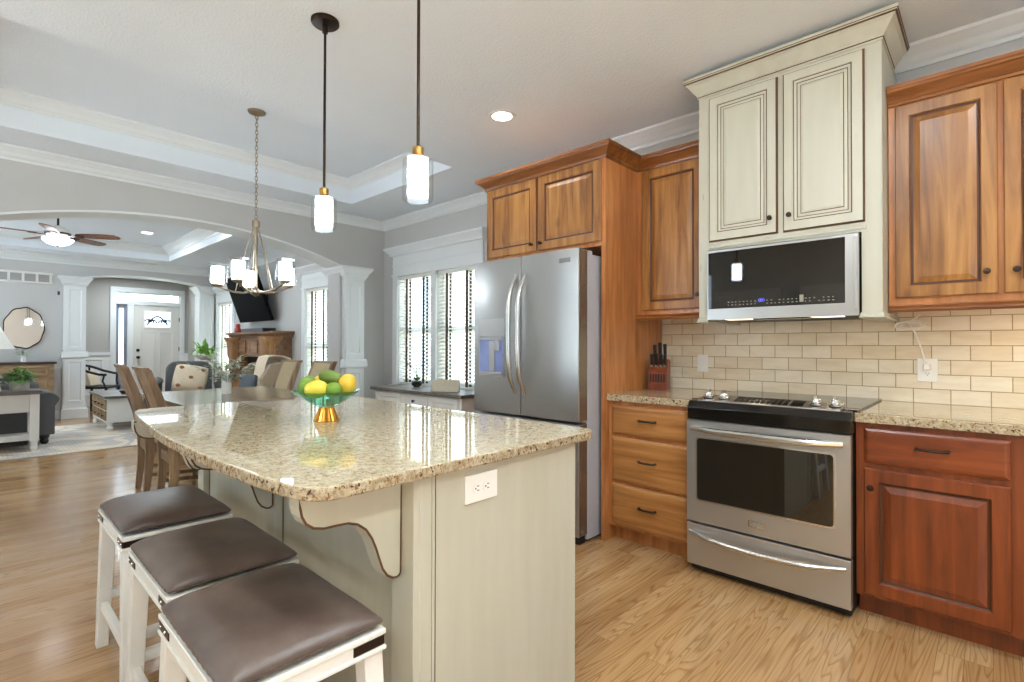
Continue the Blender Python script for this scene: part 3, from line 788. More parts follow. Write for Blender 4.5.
# inside doors behind the camera, mirrored in the oven and microwave glass
def inner_door(n, x0):
    m = MB(); y = YB
    m.box(x0, x0 + 0.86, y, y + 0.03, 0.0, 2.05)
    for z0, z1 in ((0.2, 0.95), (1.1, 1.9)):
        m.panel(x0 + 0.13, x0 + 0.73, z0, z1, y + 0.03, [(0, 0, 0), (0, 0.008, 0), (0.03, 0.008, 0), (0.05, 0.0, 0), (0.07, 0.006, 0)], plane='y', out=1)
    m.box(x0 - 0.09, x0, y, y + 0.045, 0, 2.14); m.box(x0 + 0.86, x0 + 0.95, y, y + 0.045, 0, 2.14); m.box(x0, x0 + 0.86, y, y + 0.045, 2.05, 2.14)
    struct(m.build('door_%d' % n, M['whitedoor'], smooth=False))
inner_door(2, -3.3); inner_door(3, -2.0)
for n_, b_ in zip((7, 8, 9), BACK):
    struct(MB().box(b_[0], b_[1], YB - 0.1, YB - 0.09, b_[2], b_[3]).build('window_%d' % n_, M['glass']))  # panes of the added back windows

# ================================================================== CABINETS
WP = [(0, 0, 0), (0, 0.016, 0), (0.004, 0.02, 0), (0.055, 0.02, 0), (0.059, 0.013, 1), (0.065, 0.010, 1), (0.071, 0.010, 0), (0.098, 0.018, 0), (0.102, 0.018, 0)]
DP = [(0, 0, 0), (0, 0.012, 0), (0.003, 0.015, 0), (0.012, 0.019, 0), (0.018, 0.02, 0)]
CP = [(0, 0, 1), (0, 0.006, 1), (0.0045, 0.016, 1), (0.0075, 0.0185, 0), (0.050, 0.0195, 0), (0.052, 0.0145, 1), (0.0565, 0.0145, 0), (0.066, 0.0125, 0), (0.068, 0.009, 1), (0.0715, 0.009, 0), (0.083, 0.0105, 0), (0.085, 0.0105, 1), (0.0885, 0.013, 0), (0.10, 0.0165, 0)]
def knob(parent, x, y, z, r=0.013, mt=None):
    m = MB(); m.M = Matrix.Translation((x, y, z)) @ Matrix.Rotation(PI / 2, 4, 'X')
    m.lathe([(r * 0.7, 0), (r * 0.45, 0.006), (r * 0.45, 0.014), (r, 0.018), (r * 1.05, 0.024), (r * 0.8, 0.029), (1e-5, 0.031)], n=14)
    return m.build('knob', mt or M['darkknob'], parent)
def bar_pull(parent, x, y, z, w=0.105):
    m = MB()
    pts = [(x - w / 2, y + 0.001, z), (x - w / 2, y - 0.018, z), (x - w / 2 + 0.012, y - 0.027, z), (x, y - 0.031, z), (x + w / 2 - 0.012, y - 0.027, z), (x + w / 2, y - 0.018, z), (x + w / 2, y + 0.001, z)]
    m.tube(pts, [0.0075, 0.006, 0.006, 0.0065, 0.006, 0.006, 0.0075], 8)
    return m.build('pull', M['darkknob'], parent)
def door(parent, x0, x1, z0, z1, y, prof, mats, kx=None, kz=None):
    d = MB().panel(x0, x1, z0, z1, y, prof).build('door', mats, parent, smooth=False)
    if kx is not None: knob(d, kx, y - 0.0195, kz)
    return d
def drawer(parent, x0, x1, z0, z1, y, mats):
    d = MB().panel(x0, x1, z0, z1, y, DP).build('drawer', mats, parent, smooth=False)
    bar_pull(d, (x0 + x1) / 2, y - 0.0195, (z0 + z1) / 2 + 0.01)
    return d
WCROWN = [(0, 0), (0.012, 0), (0.016, 0.012), (0.012, 0.018), (0.022, 0.03), (0.048, 0.052), (0.056, 0.056), (0.06, 0.066), (0.066, 0.068), (0.066, 0.086), (0, 0.086)]
AL = [M['alder'], M['alder_glaze']]; AD = [M['alder_dark'], M['alder_glaze']]

# refrigerator surround
t = thing('pantry_cabinet', 'tall brown alder cabinet surrounding the refrigerator, two doors above it', 'cabinet', (-2.33, 3.2, 0))
m = MB()
m.box(-2.87, -2.84, 2.77, W - 0.002, 0, 2.46); m.box(-1.815, -1.785, 2.77, W - 0.012, 0, 2.46)
m.box(-2.84, -1.815, 2.77, W - 0.002, 1.878, 2.46)
m.build('body', M['alder_side'], t)
for i, (a, b, kx) in enumerate(((-2.853, -2.352, -2.385), (-2.335, -1.812, -2.302))):
    door(t, a, b, 1.905, 2.425, 2.77, WP, AL, kx, 1.955)
MB().sweep([(-2.87, W - 0.002), (-2.87, 2.77), (-1.785, 2.77), (-1.785, 3.1695)], WCROWN, 2.435, after=(-1.279, 3.1695)).build('crown_moulding', M['alder_trim'], t, smooth=False)

# left upper cabinet
t = thing('upper_cabinet', 'single-door brown alder wall cabinet above the knife block', 'cabinet', (-1.52, 3.35, 1.4))
MB().box(-1.783, -1.279, 3.17, W - 0.012, 1.45, 2.46).box(-1.783, -1.279, 3.165, 3.20, 1.412, 1.45).build('body', M['alder_side'], t)
door(t, -1.742, -1.318, 1.475, 2.425, 3.17, WP, AL, -1.345, 1.56)
MB().sweep([(-1.7845, 3.17), (-1.279, 3.17)], WCROWN, 2.435, before=(-1.7845, 2.77)).build('crown_moulding', M['alder_trim'], t, smooth=False)
MB().sweep([(-1.783, 3.165), (-1.279, 3.165)], [(0, 0), (0.006, 0), (0.014, 0.01), (0.010, 0.018), (0.018, 0.03), (0.0, 0.036)], 1.412).build('light_rail', M['alder_trim'], t, smooth=False)

# right upper cabinet
t = thing('upper_cabinet', 'wide brown alder wall cabinet at the right, two knobbed doors', 'cabinet', (0.05, 3.35, 1.4))
MB().box(-0.3735, 0.46, 3.17, W - 0.012, 1.45, 2.46).box(-0.3735, 0.46, 3.165, 3.20, 1.405, 1.45).build('body', M['alder_side'], t)
door(t, -0.345, 0.026, 1.475, 2.425, 3.17, WP, AL, -0.012, 1.575)
door(t, 0.044, 0.44, 1.475, 2.425, 3.17, WP, AL, 0.085, 1.575)
MB().sweep([(-0.3735, 3.17), (0.46, 3.17), (0.46, W - 0.012)], WCROWN, 2.435).build('crown_moulding', M['alder_trim'], t, smooth=False)
MB().sweep([(-0.3735, 3.165), (0.46, 3.165), (0.46, W - 0.012)], [(0, 0), (0.006, 0), (0.014, 0.01), (0.010, 0.018), (0.018, 0.03), (0.0, 0.036)], 1.405).build('light_rail', M['alder_trim'], t, smooth=False)
MB().box(0.03, 0.43, 3.225, 3.255, 1.412, 1.449).build('light_strip', M['lit_soft'], t, smooth=False)

# cream cabinet over the range
HX0, HX1, HY = -1.276, -0.378, 3.0
CM = [M['cream'], M['glaze']]
t = thing('range_hood_cabinet', 'tall cream glazed cabinet over the microwave, reaching nearly to the ceiling', 'cabinet', (-0.82, 3.27, 1.37))
m = MB()
m.box(HX0, HX1, HY, W - 0.012, 1.80, 2.72)
m.box(HX0, HX0 + 0.05, HY, W - 0.012, 1.372, 1.80); m.box(HX1 - 0.084, HX1, HY, W - 0.012, 1.372, 1.80)
m.build('body', CM, t, bevel=0.002)
door(t, -1.212, -0.838, 1.846, 2.695, HY, CP, CM, -0.873, 1.93)
door(t, -0.812, -0.446, 1.846, 2.695, HY, CP, CM, -0.777, 1.93)
MB().sweep([(-1.216, HY), (-0.44, HY)], [(0, 0), (0.008, 0), (0.008, 0.012), (0.003, 0.016), (0, 0.018)], 1.812).build('rail_bead', CM, t, smooth=False)
HC = [(0, 0), (0.006, 0), (0.006, 0.010), (0.010, 0.014), (0.010, 0.022), (0.018, 0.030), (0.048, 0.072), (0.060, 0.080), (0.060, 0.085), (0.068, 0.090), (0.068, 0.096), (0.072, 0.098), (0.072, 0.112), (0, 0.112)]
MB().sweep([(HX0, W - 0.15), (HX0, HY), (HX1, HY), (HX1, W - 0.15)], HC, 2.712, bands=[0, 0, 1, 0, 0, 0, 0, 0, 1, 0, 1, 0, 0, 0]).build('crown_moulding', CM, t, smooth=False)
for a, b in ((HX0, HX0 + 0.05), (HX1 - 0.084, HX1)):
    MB().sweep([(a, W - 0.012), (a, HY), (b, HY), (b, W - 0.012)], [(0, 0), (0.006, 0.0), (0.012, 0.006), (0.006, 0.014), (0.006, 0.026), (0.0, 0.031)], 1.372).build('foot_moulding', CM, t, smooth=False)

# left base cabinet: three drawers
t = thing('base_cabinet', 'brown alder base cabinet with three drawers, left of the range', 'cabinet', (-1.5, 3.17, 0))
MB().box(-1.783, -1.226, 2.81, W - 0.012, 0.10, 0.888).box(-1.783, -1.226, 2.885, W - 0.012, 0.0, 0.10).build('body', M['alder_side'], t)
LO = [M['alder_low'], M['alder_glaze']]
drawer(t, -1.752, -1.256, 0.682, 0.862, 2.81, LO)
drawer(t, -1.752, -1.256, 0.386, 0.662, 2.81, LO)
drawer(t, -1.752, -1.256, 0.118, 0.368, 2.81, LO)
# right base cabinet
t = thing('base_cabinet', 'dark alder base cabinet with one drawer above a raised-panel door, right of the range', 'cabinet', (-0.2, 3.17, 0))
MB().box(-0.457, 0.30, 2.81, W - 0.012, 0.10, 0.888).box(-0.457, 0.30, 2.885, W - 0.012, 0.0, 0.10).build('body', M['alder_dark'], t)
DD = [M['alder_drawer_dark'], M['alder_glaze']]
drawer(t, -0.424, 0.055, 0.708, 0.865, 2.81, DD)
door(t, -0.424, 0.055, 0.118, 0.682, 2.81, WP, AD, -0.398, 0.60)
t = thing('base_cabinet', 'dark alder base cabinet end stile at the right edge of the photo', 'cabinet', (0.6, 3.17, 0))
MB().box(0.302, 1.30, 2.81, W - 0.012, 0.10, 0.888).box(0.302, 1.30, 2.885, W - 0.012, 0.0, 0.10).build('body', M['alder_dark'], t)
door(t, 0.40, 0.83, 0.118, 0.862, 2.81, WP, AD, 0.43, 0.60); door(t, 0.84, 1.27, 0.118, 0.862, 2.81, WP, AD, 1.24, 0.60)

# granite worktops beside the range
def slab_mesh(pts, z0, z1):
    t = MB(); t.prism(pts, 'z', z0, z1, 0, 1); return t
tag(slab_mesh([(-1.784, 2.782), (-1.224, 2.782), (-1.224, W - 0.010), (-1.784, W - 0.010)], 0.889, 0.93).build('granite_worktop', [M['granite'], M['granite_edge']], bevel=0.004),
    'short granite worktop under the knife block, left of the range', 'worktop')
tag(slab_mesh([(-0.459, 2.782), (1.32, 2.782), (1.32, W - 0.010), (-0.459, W - 0.010)], 0.889, 0.93).build('granite_worktop', [M['granite'], M['granite_edge']], bevel=0.004),
    'granite worktop under the wall outlet with cord, right of the range', 'worktop')

# ================================================================== RANGE
RX0, RX1, RY = -1.222, -0.461, 2.71
t = thing('range_oven', 'stainless steel slide-in range with black glass top and oven window', 'range', (-0.84, 3.1, 0))
m = MB(); m.box(RX0 + 0.004, RX1 - 0.004, 2.755, W - 0.03, 0.012, 0.90)
m.build('body', M['blackmatte'], t, bevel=0.004)
m = MB()
m.prism([(2.722, 0.836), (2.716, 0.90), (2.735, 0.934), (2.755, 0.938), (2.80, 0.936), (2.80, 0.836)], 'x', RX0 - 0.001, RX1 + 0.001)
m.build('control_front', M['black'], t, bevel=0.006)
MB().box(RX0 - 0.012, RX1 + 0.012, 2.80, W - 0.014, 0.931, 0.941).build('glass_cooktop', M['blackglass'], t, bevel=0.004)
cp = MB().hexa([(RX0 + 0.045, 2.742, 0.934), (RX1 - 0.045, 2.742, 0.934), (RX1 - 0.045, 2.85, 0.9415), (RX0 + 0.045, 2.85, 0.9415)],
              [(RX0 + 0.045, 2.742, 0.941), (RX1 - 0.045, 2.742, 0.941), (RX1 - 0.045, 2.85, 0.966), (RX0 + 0.045, 2.85, 0.966)]).build('control_panel', M['chrome_soft'], t, bevel=0.002)
def cz(y): return 0.941 + (y - 2.742) * 0.025 / 0.108
pd = MB()
def pad(x0, x1, y0, y1): pd.hexa([(x0, y0, cz(y0) - 0.001), (x1, y0, cz(y0) - 0.001), (x1, y1, cz(y1) - 0.001), (x0, y1, cz(y1) - 0.001)], [(x0, y0, cz(y0) + 0.001), (x1, y0, cz(y0) + 0.001), (x1, y1, cz(y1) + 0.001), (x0, y1, cz(y1) + 0.001)])
for r_ in range(2):
    for k in range(10):
        pad(-0.99 + k * 0.026, -0.969 + k * 0.026, 2.757 + r_ * 0.046, 2.795 + r_ * 0.046)
pad(-0.722, -0.667, 2.757, 2.84)
pd.build('touch_pads', M['black'], cp, smooth=False)
for x in (-1.135, -1.055, -0.615, -0.535):
    k = MB().lathe([(0.030, 0), (0.030, 0.006), (0.022, 0.010), (0.020, 0.026), (0.017, 0.030), (1e-5, 0.031)], c=(x, 2.80, 0.953), n=18)
    k.box(x - 0.006, x + 0.006, 2.783, 2.817, 0.978, 0.997)
    k.build('knob', M['chrome'], t)
# oven door with window
PZ0, PZ1 = 0.285, 0.832
wx0, wx1, wz0, wz1 = RX0 + 0.055, RX1 - 0.062, 0.405, 0.742
m = MB()
for a, b, p, q in ((RX0, wx0, PZ0, PZ1), (wx1, RX1, PZ0, PZ1), (wx0, wx1, PZ0, wz0), (wx0, wx1, wz1, PZ1)):
    m.box(a, b, RY, 2.75, p, q)
od = m.build('oven_door', M['steel'], t)
def rrect(x0, x1, z0, z1, r, n=6):
    p = []
    for cx, cz, a in ((x1 - r, z0 + r, -PI / 2), (x1 - r, z1 - r, 0), (x0 + r, z1 - r, PI / 2), (x0 + r, z0 + r, PI)):
        p += arc((cx, cz), r, a, a + PI / 2, n)
    return p
MB().prism(rrect(wx0 - 0.004, wx1 + 0.004, wz0 - 0.004, wz1 + 0.004, 0.02), 'y', RY - 0.004, RY + 0.02).build('window_trim', M['chrome'], od)
MB().prism(rrect(wx0 + 0.004, wx1 - 0.004, wz0 + 0.004, wz1 - 0.004, 0.016), 'y', RY - 0.0055, RY + 0.02).build('oven_window', M['blackglass'], od)
def bowed_handle(name, x0, x1, y, z, sag, mt, parent, rr=0.014):
    n = 16; pts = []
    for i in range(n + 1):
        s_ = i / n; q = math.sin(PI * s_)
        pts.append((x0 + (x1 - x0) * s_, y - 0.006 - 0.045 * min(1, q * 1.7), z - sag * q))
    m = MB(); m.tube(pts, [rr * (0.6 + 0.4 * math.sin(PI * (0.06 + 0.88 * i / n))) for i in range(n + 1)], 10)
    return m.build(name, mt, parent)
bowed_handle('handle', RX0 + 0.03, RX1 - 0.03, RY, 0.790, 0.004, M['chrome_soft'], od, 0.020)
bd = MB().box(-0.90, -0.82, RY - 0.006, RY, 0.325, 0.358).build('badge', M['chrome'], od, bevel=0.002)
MB().box(-0.893, -0.827, RY - 0.0068, RY - 0.006, 0.330, 0.353).build('badge_face', M['steel'], bd, smooth=False)
dr = MB().box(RX0, RX1, RY, 2.755, 0.052, 0.272).build('warming_drawer', M['steel'], t, bevel=0.003)
bowed_handle('handle', RX0 + 0.02, RX1 - 0.02, RY, 0.232, 0.022, M['chrome_soft'], dr, 0.015)
for x in (RX0 + 0.06, RX1 - 0.06):
    for y in (2.82, 3.4):
        MB().lathe([(0.018, 0), (0.018, 0.014)], c=(x, y, 0.0), n=10).build('foot', M['blackmatte'], t)

# ================================================================== MICROWAVE
MX0, MX1, MY, MZ0, MZ1 = -1.208, -0.468, 2.955, 1.387, 1.787
t = thing('microwave', 'over-range stainless steel microwave with dark glass door', 'microwave', (-0.84, 3.2, 1.387))
MB().box(MX0 + 0.004, MX1 - 0.006, 2.985, W - 0.012, MZ0 + 0.004, MZ1 - 0.004).build('body', M['blackmatte'], t, bevel=0.003)
m = MB()
m.box(MX0, MX1, MY, 2.983, MZ0, MZ0 + 0.062); m.box(MX0, MX1, MY, 2.983, MZ1 - 0.012, MZ1)
m.box(MX0, MX0 + 0.006, MY, 2.983, MZ0 + 0.062, MZ1 - 0.012); m.box(MX1 - 0.055, MX1, MY, 2.983, MZ0 + 0.062, MZ1 - 0.012)
dm = m.build('door_frame', M['steel'], t)
gl = MB().box(MX0 + 0.006, MX1 - 0.055, MY - 0.002, 2.98, MZ0 + 0.062, MZ1 - 0.012).build('door_glass', M['blackglass'], t, bevel=0.002)
MB().box(MX1 - 0.018, MX1 - 0.004, MY - 0.010, MY + 0.001, MZ0 + 0.03, MZ1 - 0.012).build('handle_edge', M['steel'], t, bevel=0.004)
rr = random.Random(3)
for row in range(2):
    pr = MB()
    for k in range(26):
        x = -1.09 + k * 0.0205
        if -0.94 < x < -0.895 or rr.random() < 0.12: continue
        z = MZ0 + 0.078 + row * 0.016
        pr.box(x, x + rr.choice((0.006, 0.009)), MY - 0.0027, MY - 0.002, z, z + 0.0045)
    pr.build('printed_keys', M['print'], t, smooth=False)
MB().box(-0.724, -0.706, MY - 0.0027, MY - 0.002, MZ0 + 0.078, MZ0 + 0.115).build('start_key', M['print'], t, smooth=False)
clk = MB(); z = MZ0 + 0.092; x = -0.93
for ch in (1, 0, 3, 1):
    hgt = 0.014
    clk.box(x + 0.005, x + 0.0065, MY - 0.0027, MY - 0.002, z, z + hgt)
    if ch != 1:
        for q in (0, hgt / 2, hgt): clk.box(x, x + 0.006, MY - 0.0027, MY - 0.002, z + q - 0.0007, z + q + 0.0007)
    x += 0.009
clk.build('clock_display', M['blue_led'], t, smooth=False)
for x in (-1.06, -0.62):
    MB().box(x - 0.07, x + 0.07, 3.02, 3.10, MZ0 + 0.0005, MZ0 + 0.005).build('cooktop_lamp', M['lit_soft'], t, smooth=False)
MB().box(-0.98, -0.70, 3.03, 3.13, MZ0 - 0.002, MZ0 + 0.006).build('grease_filter', M['black'], t, bevel=0.001)

# ================================================================== REFRIGERATOR
t = thing('refrigerator', 'stainless steel french-door refrigerator with water dispenser in its left door', 'refrigerator', (-2.31, 3.0, 0))
FX0, FX1, FY = -2.782, -1.842, 2.56
MB().box(FX0 + 0.008, FX1 - 0.006, 2.665, 3.46, 0.02, 1.815).build('body', M['fridge_side'], t, bevel=0.004)
def rounded_door(name, x0, x1, z0, z1, holes=None):
    n = 10; pts = []
    for i in range(n + 1):
        s_ = i / n; pts.append((x0 + (x1 - x0) * s_, FY - 0.012 * math.sin(PI * s_)))
    pts += [(x1, 2.655), (x0, 2.655)]
    return MB().prism(pts, 'z', z0, z1, 0)
ld = rounded_door('door', FX0, -2.324, 0.765, 1.838).build('left_door', M['steel_fridge'], t, bevel=0.003, angle=0.5)
rd = rounded_door('door', -2.316, FX1, 0.765, 1.838).build('right_door', M['steel_fridge'], t, bevel=0.003, angle=0.5)
fz = rounded_door('drawer', FX0, FX1, 0.06, 0.748).build('freezer_drawer', M['steel_fridge'], t, bevel=0.003, angle=0.5)
MB().box(FX1, FX1 + 0.0015, 2.57, 2.65, 0.768, 1.83).build('reflection_strip', M['steel_wood_reflect'], rd, smooth=False)  # strip added for the wood reflected in the door edge
MB().box(FX1, FX1 + 0.0015, 2.57, 2.65, 0.065, 0.745).build('reflection_strip', M['steel_wood_reflect'], fz, smooth=False)
for x, b in ((-2.362, ld), (-2.277, rd)):
    n = 16; pts = []
    for i in range(n + 1):
        s_ = i / n; q = math.sin(PI * s_)
        pts.append((x, FY - 0.006 - 0.05 * min(1, q * 2.2) - 0.025 * q, 0.91 + 0.80 * s_))
    m = MB(); m.tube(pts, [0.012 + 0.006 * min(1, 1.6 * math.sin(PI * i / n)) for i in range(n + 1)], 12)
    m.build('handle', M['chrome_soft'], b)
n = 12; m = MB()
m.tube([(FX0 + 0.08 + (FX1 - FX0 - 0.16) * i / n, FY - 0.008 - 0.055 * min(1, 1.5 * math.sin(PI * i / n)), 0.655) for i in range(n + 1)], 0.013, 10)
m.build('handle', M['steel'], fz)
# dispenser, built as a raised bezel with a recess behind lit walls
dx0, dx1 = -2.705, -2.47
dp = MB(); y = FY - 0.013
dp.box(dx0 - 0.006, dx1 + 0.006, y - 0.004, FY + 0.01, 1.300, 1.424)
dsp = dp.build('dispenser_panel', M['darkpanel'], t, bevel=0.002)
m = MB()
m.box(dx0, dx1, y - 0.001, y + 0.002, 1.03, 1.298)
m.build('dispenser_recess', M['bluepanel'], dsp, smooth=False)
m = MB()
for a, b, p, q in ((dx0 - 0.006, dx0, 1.024, 1.30), (dx1, dx1 + 0.006, 1.024, 1.30), (dx0 - 0.006, dx1 + 0.006, 1.018, 1.03)):
    m.box(a, b, y - 0.006, FY + 0.01, p, q)
m.build('dispenser_bezel', M['steel'], dsp, bevel=0.001)
m = MB(); m.box(-2.60, -2.55, y - 0.016, y - 0.001, 1.055, 1.268); m.box(-2.70, -2.475, y - 0.014, y - 0.001, 1.272, 1.297); m.box(-2.545, -2.50, y - 0.02, y - 0.001, 1.20, 1.271); m.box(-2.70, -2.475, y - 0.012, y - 0.001, 1.031, 1.05)
m.build('paddle', M['darkpanel'], dsp, bevel=0.004)
MB().box(-1.985, -1.90, FY - 0.0105, FY + 0.001, 1.755, 1.785).build('badge', M['chrome'], rd, bevel=0.001)
MB().box(-2.70, -2.64, 2.60, 2.70, 1.816, 1.836).box(-1.93, -1.87, 2.64, 2.75, 1.816, 1.845).build('hinge_cover', M['fridge_side'], t, bevel=0.004)
MB().box(FX0 + 0.02, FX1 - 0.02, 2.60, 2.66, 0.0, 0.055).build('kick_grille', M['blackmatte'], t, bevel=0.003)

# ================================================================== ISLAND
IX = -1.065
t = thing('kitchen_island', 'cream glazed kitchen island base with curved corbels, behind the stools', 'island', (-2.0, 1.15, 0))
m = MB()
m.box(-2.87, IX - 0.008, 0.80, 1.46, 0.0, 0.898)
m.build('body', CM, t)
m = MB()
m.box(IX - 0.008, IX, 0.845, 1.462, 0.0, 0.898)         # end panel
m.build('end_panel', CM, t, bevel=0.002)
m = MB()
m.box(IX - 0.095, IX + 0.002, 0.773, 0.80, 0.0, 0.898); m.box(IX - 0.008, IX + 0.004, 0.792, 0.83, 0.0, 0.898)
m.box(IX - 0.008, IX + 0.0015, 0.832, 0.843, 0.0, 0.898)
m.build('corner_post', CM, t, bevel=0.003)
g = MB().box(IX - 0.008, IX + 0.0008, 0.8301, 0.8319, 0.0, 0.898).box(IX - 0.008, IX + 0.0008, 0.8431, 0.8449, 0.0, 0.898)
for x in (IX - 0.097, -1.90, -1.985, -2.73, -2.815):
    g.box(x - 0.0025, x + 0.0025, 0.7985, 0.80, 0.0, 0.898)
g.build('glaze_lines', M['glaze'], t, smooth=False)
for x0, x1 in ((-1.982, -1.903), (-2.812, -2.733)): MB().box(x0, x1, 0.773, 0.80, 0.0, 0.898).build('stile', CM, t, bevel=0.002)
def corbel_pts(ins=0.0):
    c = [(0.772, 0.8975), (0.503, 0.8975), (0.503, 0.872)]
    for y, z in ((0.507, 0.852), (0.517, 0.833), (0.535, 0.819), (0.560, 0.812), (0.59, 0.811), (0.62, 0.809), (0.645, 0.800), (0.667, 0.782), (0.683, 0.757), (0.695, 0.728), (0.704, 0.700), (0.714, 0.672), (0.728, 0.651), (0.745, 0.640), (0.758, 0.638), (0.767, 0.642)):
        c.append((y, z))
    c.append((0.772, 0.65))
    if ins:
        cx, cz = 0.68, 0.80
        out = []
        k = len(c)
        for i in range(k):
            a, b = Vector(c[i - 1]), Vector(c[(i + 1) % k]); d = (b - a).normalized()
            nrm = Vector((-d.y, d.x))
            out.append((c[i][0] + nrm.x * ins, c[i][1] + nrm.y * ins))
        return out
    return c
def poly_area(p): return abs(sum(p[i - 1][0] * p[i][1] - p[i][0] * p[i - 1][1] for i in range(len(p)))) / 2
for xc in (-1.138, -1.945, -2.772):
    m = MB()
    ins = min((corbel_pts(-0.006), corbel_pts(0.006)), key=poly_area)
    ins = [(p[0], min(p[1], 0.8975)) for p in ins]
    m.prism(corbel_pts(), 'x', xc - 0.0245, xc + 0.0245, 1, 0); m.prism(ins, 'x', xc - 0.0252, xc + 0.0252, 0)
    m.build('corbel', CM, t, smooth=False)

# island top: slightly bowed seating side, rounded corners
pts = []
for x, y in ((-1.032, 0.60), (-1.030, 0.565), (-1.034, 0.535), (-1.046, 0.512), (-1.070, 0.495), (-1.105, 0.483), (-1.16, 0.474), (-1.26, 0.464), (-1.45, 0.453), (-1.7, 0.449), (-1.95, 0.449), (-2.25, 0.462), (-2.55, 0.486), (-2.78, 0.512), (-2.88, 0.530), (-2.93, 0.552), (-2.955, 0.60),
             (-2.95, 1.54), (-2.925, 1.57), (-2.88, 1.585), (-1.12, 1.575), (-1.075, 1.567), (-1.052, 1.548), (-1.042, 1.51)):
    pts.append((x, y))
m = MB(); m.prism(pts, 'z', 0.8985, 0.93, 0, 1)
tag(m.build('island_worktop', [M['granite'], M['granite_edge']], bevel=0.006), 'large bowed granite island top carrying the green fruit bowl', 'worktop')

# island outlet
def outlet(name, label, plane, c, w, h, horizontal=False, kind='outlet'):
    t = thing(name, label, 'outlet' if kind == 'outlet' else 'switch', c)
    m = MB(); s = MB(); r = MB()
    if plane == 'x':
        m.box(c[0], c[0] + 0.006, c[1] - w / 2, c[1] + w / 2, c[2] - h / 2, c[2] + h / 2)
    else:
        m.box(c[0] - w / 2, c[0] + w / 2, c[1] - 0.006, c[1], c[2] - h / 2, c[2] + h / 2)
    m.build('cover_plate', M['plastic'], t, bevel=0.002)
    if kind == 'switch':
        r.box(c[0] - 0.016, c[0] + 0.016, c[1] - 0.010, c[1] - 0.006, c[2] - 0.033, c[2] + 0.033)
        r.build('rocker', M['plastic'], t, bevel=0.003); return t
    for k in (-1, 1):
        r = MB(); s = MB(); d = 0.0195 * k
        if plane == 'x':
            P = (c[0] + 0.006, c[1] + (d if horizontal else 0), c[2] + (0 if horizontal else d))
            r.M = Matrix.Translation(P) @ Matrix.Rotation(PI / 2, 4, 'Y'); r.lathe([(0.0165, 0), (0.0165, 0.002)], n=16)
            for q in (-0.006, 0.006):
                if horizontal: s.box(P[0] + 0.002, P[0] + 0.0026, P[1] - 0.001, P[1] + 0.006, P[2] + q - 0.0012, P[2] + q + 0.0012)
                else: s.box(P[0] + 0.002, P[0] + 0.0026, P[1] + q - 0.0012, P[1] + q + 0.0012, P[2] - 0.001, P[2] + 0.006)
            s.box(P[0] + 0.002, P[0] + 0.0026, P[1] - 0.0085, P[1] - 0.0045, P[2] - 0.002, P[2] + 0.002)
        else:
            P = (c[0], c[1] - 0.006, c[2] + d)
            r.M = Matrix.Translation(P) @ Matrix.Rotation(PI / 2, 4, 'X'); r.lathe([(0.0165, 0), (0.0165, 0.002)], n=16)
            for q in (-0.006, 0.006): s.box(P[0] + q - 0.0012, P[0] + q + 0.0012, P[1] - 0.0026, P[1] - 0.002, P[2] - 0.001, P[2] + 0.006)
            s.box(P[0] - 0.002, P[0] + 0.002, P[1] - 0.0026, P[1] - 0.002, P[2] - 0.0085, P[2] - 0.0045)
        ro = r.build('socket', M['plastic'], t)
        s.build('slots', M['slot'], ro, smooth=False)
    return t
outlet('wall_outlet', 'white double outlet set sideways in the cream island end', 'x', (IX, 1.006, 0.832), 0.125, 0.078, True)
outlet('wall_outlet', 'white outlet with a plugged-in cord on the tiles right of the range', 'y', (-0.25, W - 0.009, 1.108), 0.085, 0.125)
outlet('light_switch', 'small white switch plate on the tiles beside the knife block', 'y', (-1.475, W - 0.009, 1.115), 0.075, 0.12, kind='switch')
# coiled cord under the right cabinet
pts = [(-0.25, 3.505, 1.135), (-0.255, 3.50, 1.15), (-0.272, 3.50, 1.22), (-0.30, 3.505, 1.31), (-0.322, 3.50, 1.355), (-0.33, 3.47, 1.362)]
for i in range(40):
    a = i / 40 * 2 * PI * 2.6
    pts.append((-0.315 + 0.058 * math.cos(a) + 0.012 * math.sin(i * 0.7), 3.46 + 0.03 * math.sin(a * 0.5), 1.350 + 0.020 * math.sin(a) - 0.004 * math.cos(i)))
pts += [(-0.30, 3.44, 1.38), (-0.27, 3.42, 1.403)]
t = thing('power_cord', 'thin white cord coiled under the right wall cabinet, running to the outlet', 'cord', (-0.25, 3.5, 1.12))
MB().tube(pts, 0.0042, 6).build('cable', M['cord'], t)
MB().box(-0.264, -0.236, 3.494, 3.5225, 1.112, 1.142).build('plug', M['cord'], t, bevel=0.004)

# knife block and knives
BX, BY = -1.685, 3.295
t = thing('knife_block', 'reddish wooden knife block on the worktop, full of black-handled knives', 'knife block', (BX, BY, 0.93), 0.25)
m = MB(); m.prism([(-0.055, 0.0), (0.075, 0.0), (0.075, 0.20), (0.02, 0.215), (-0.055, 0.12)], 'x', -0.062, 0.062)
m.build('block', M['knifewood'], t, bevel=0.004, local=True)
m = MB(); m.prism([(-0.06, 0.0), (-0.056, 0.0), (-0.056, 0.05), (-0.06, 0.05)], 'x', -0.062, 0.062)
m.build('front_lip', M['knifewood'], t, local=True, bevel=0.001)
s = MB()
for i in range(6): s.box(-0.05 + i * 0.018, -0.04 + i * 0.018, -0.0585, -0.0555, 0.055, 0.112)
s.build('knife_slots', M['blackmatte'], t, local=True, smooth=False)
kn = [(-0.035, 0.03, 0.205, 0.11), (0.0, 0.035, 0.205, 0.125), (0.035, 0.03, 0.205, 0.115), (-0.045, -0.02, 0.165, 0.085), (-0.015, -0.02, 0.165, 0.09), (0.018, -0.02, 0.165, 0.085), (0.045, -0.02, 0.165, 0.08)]
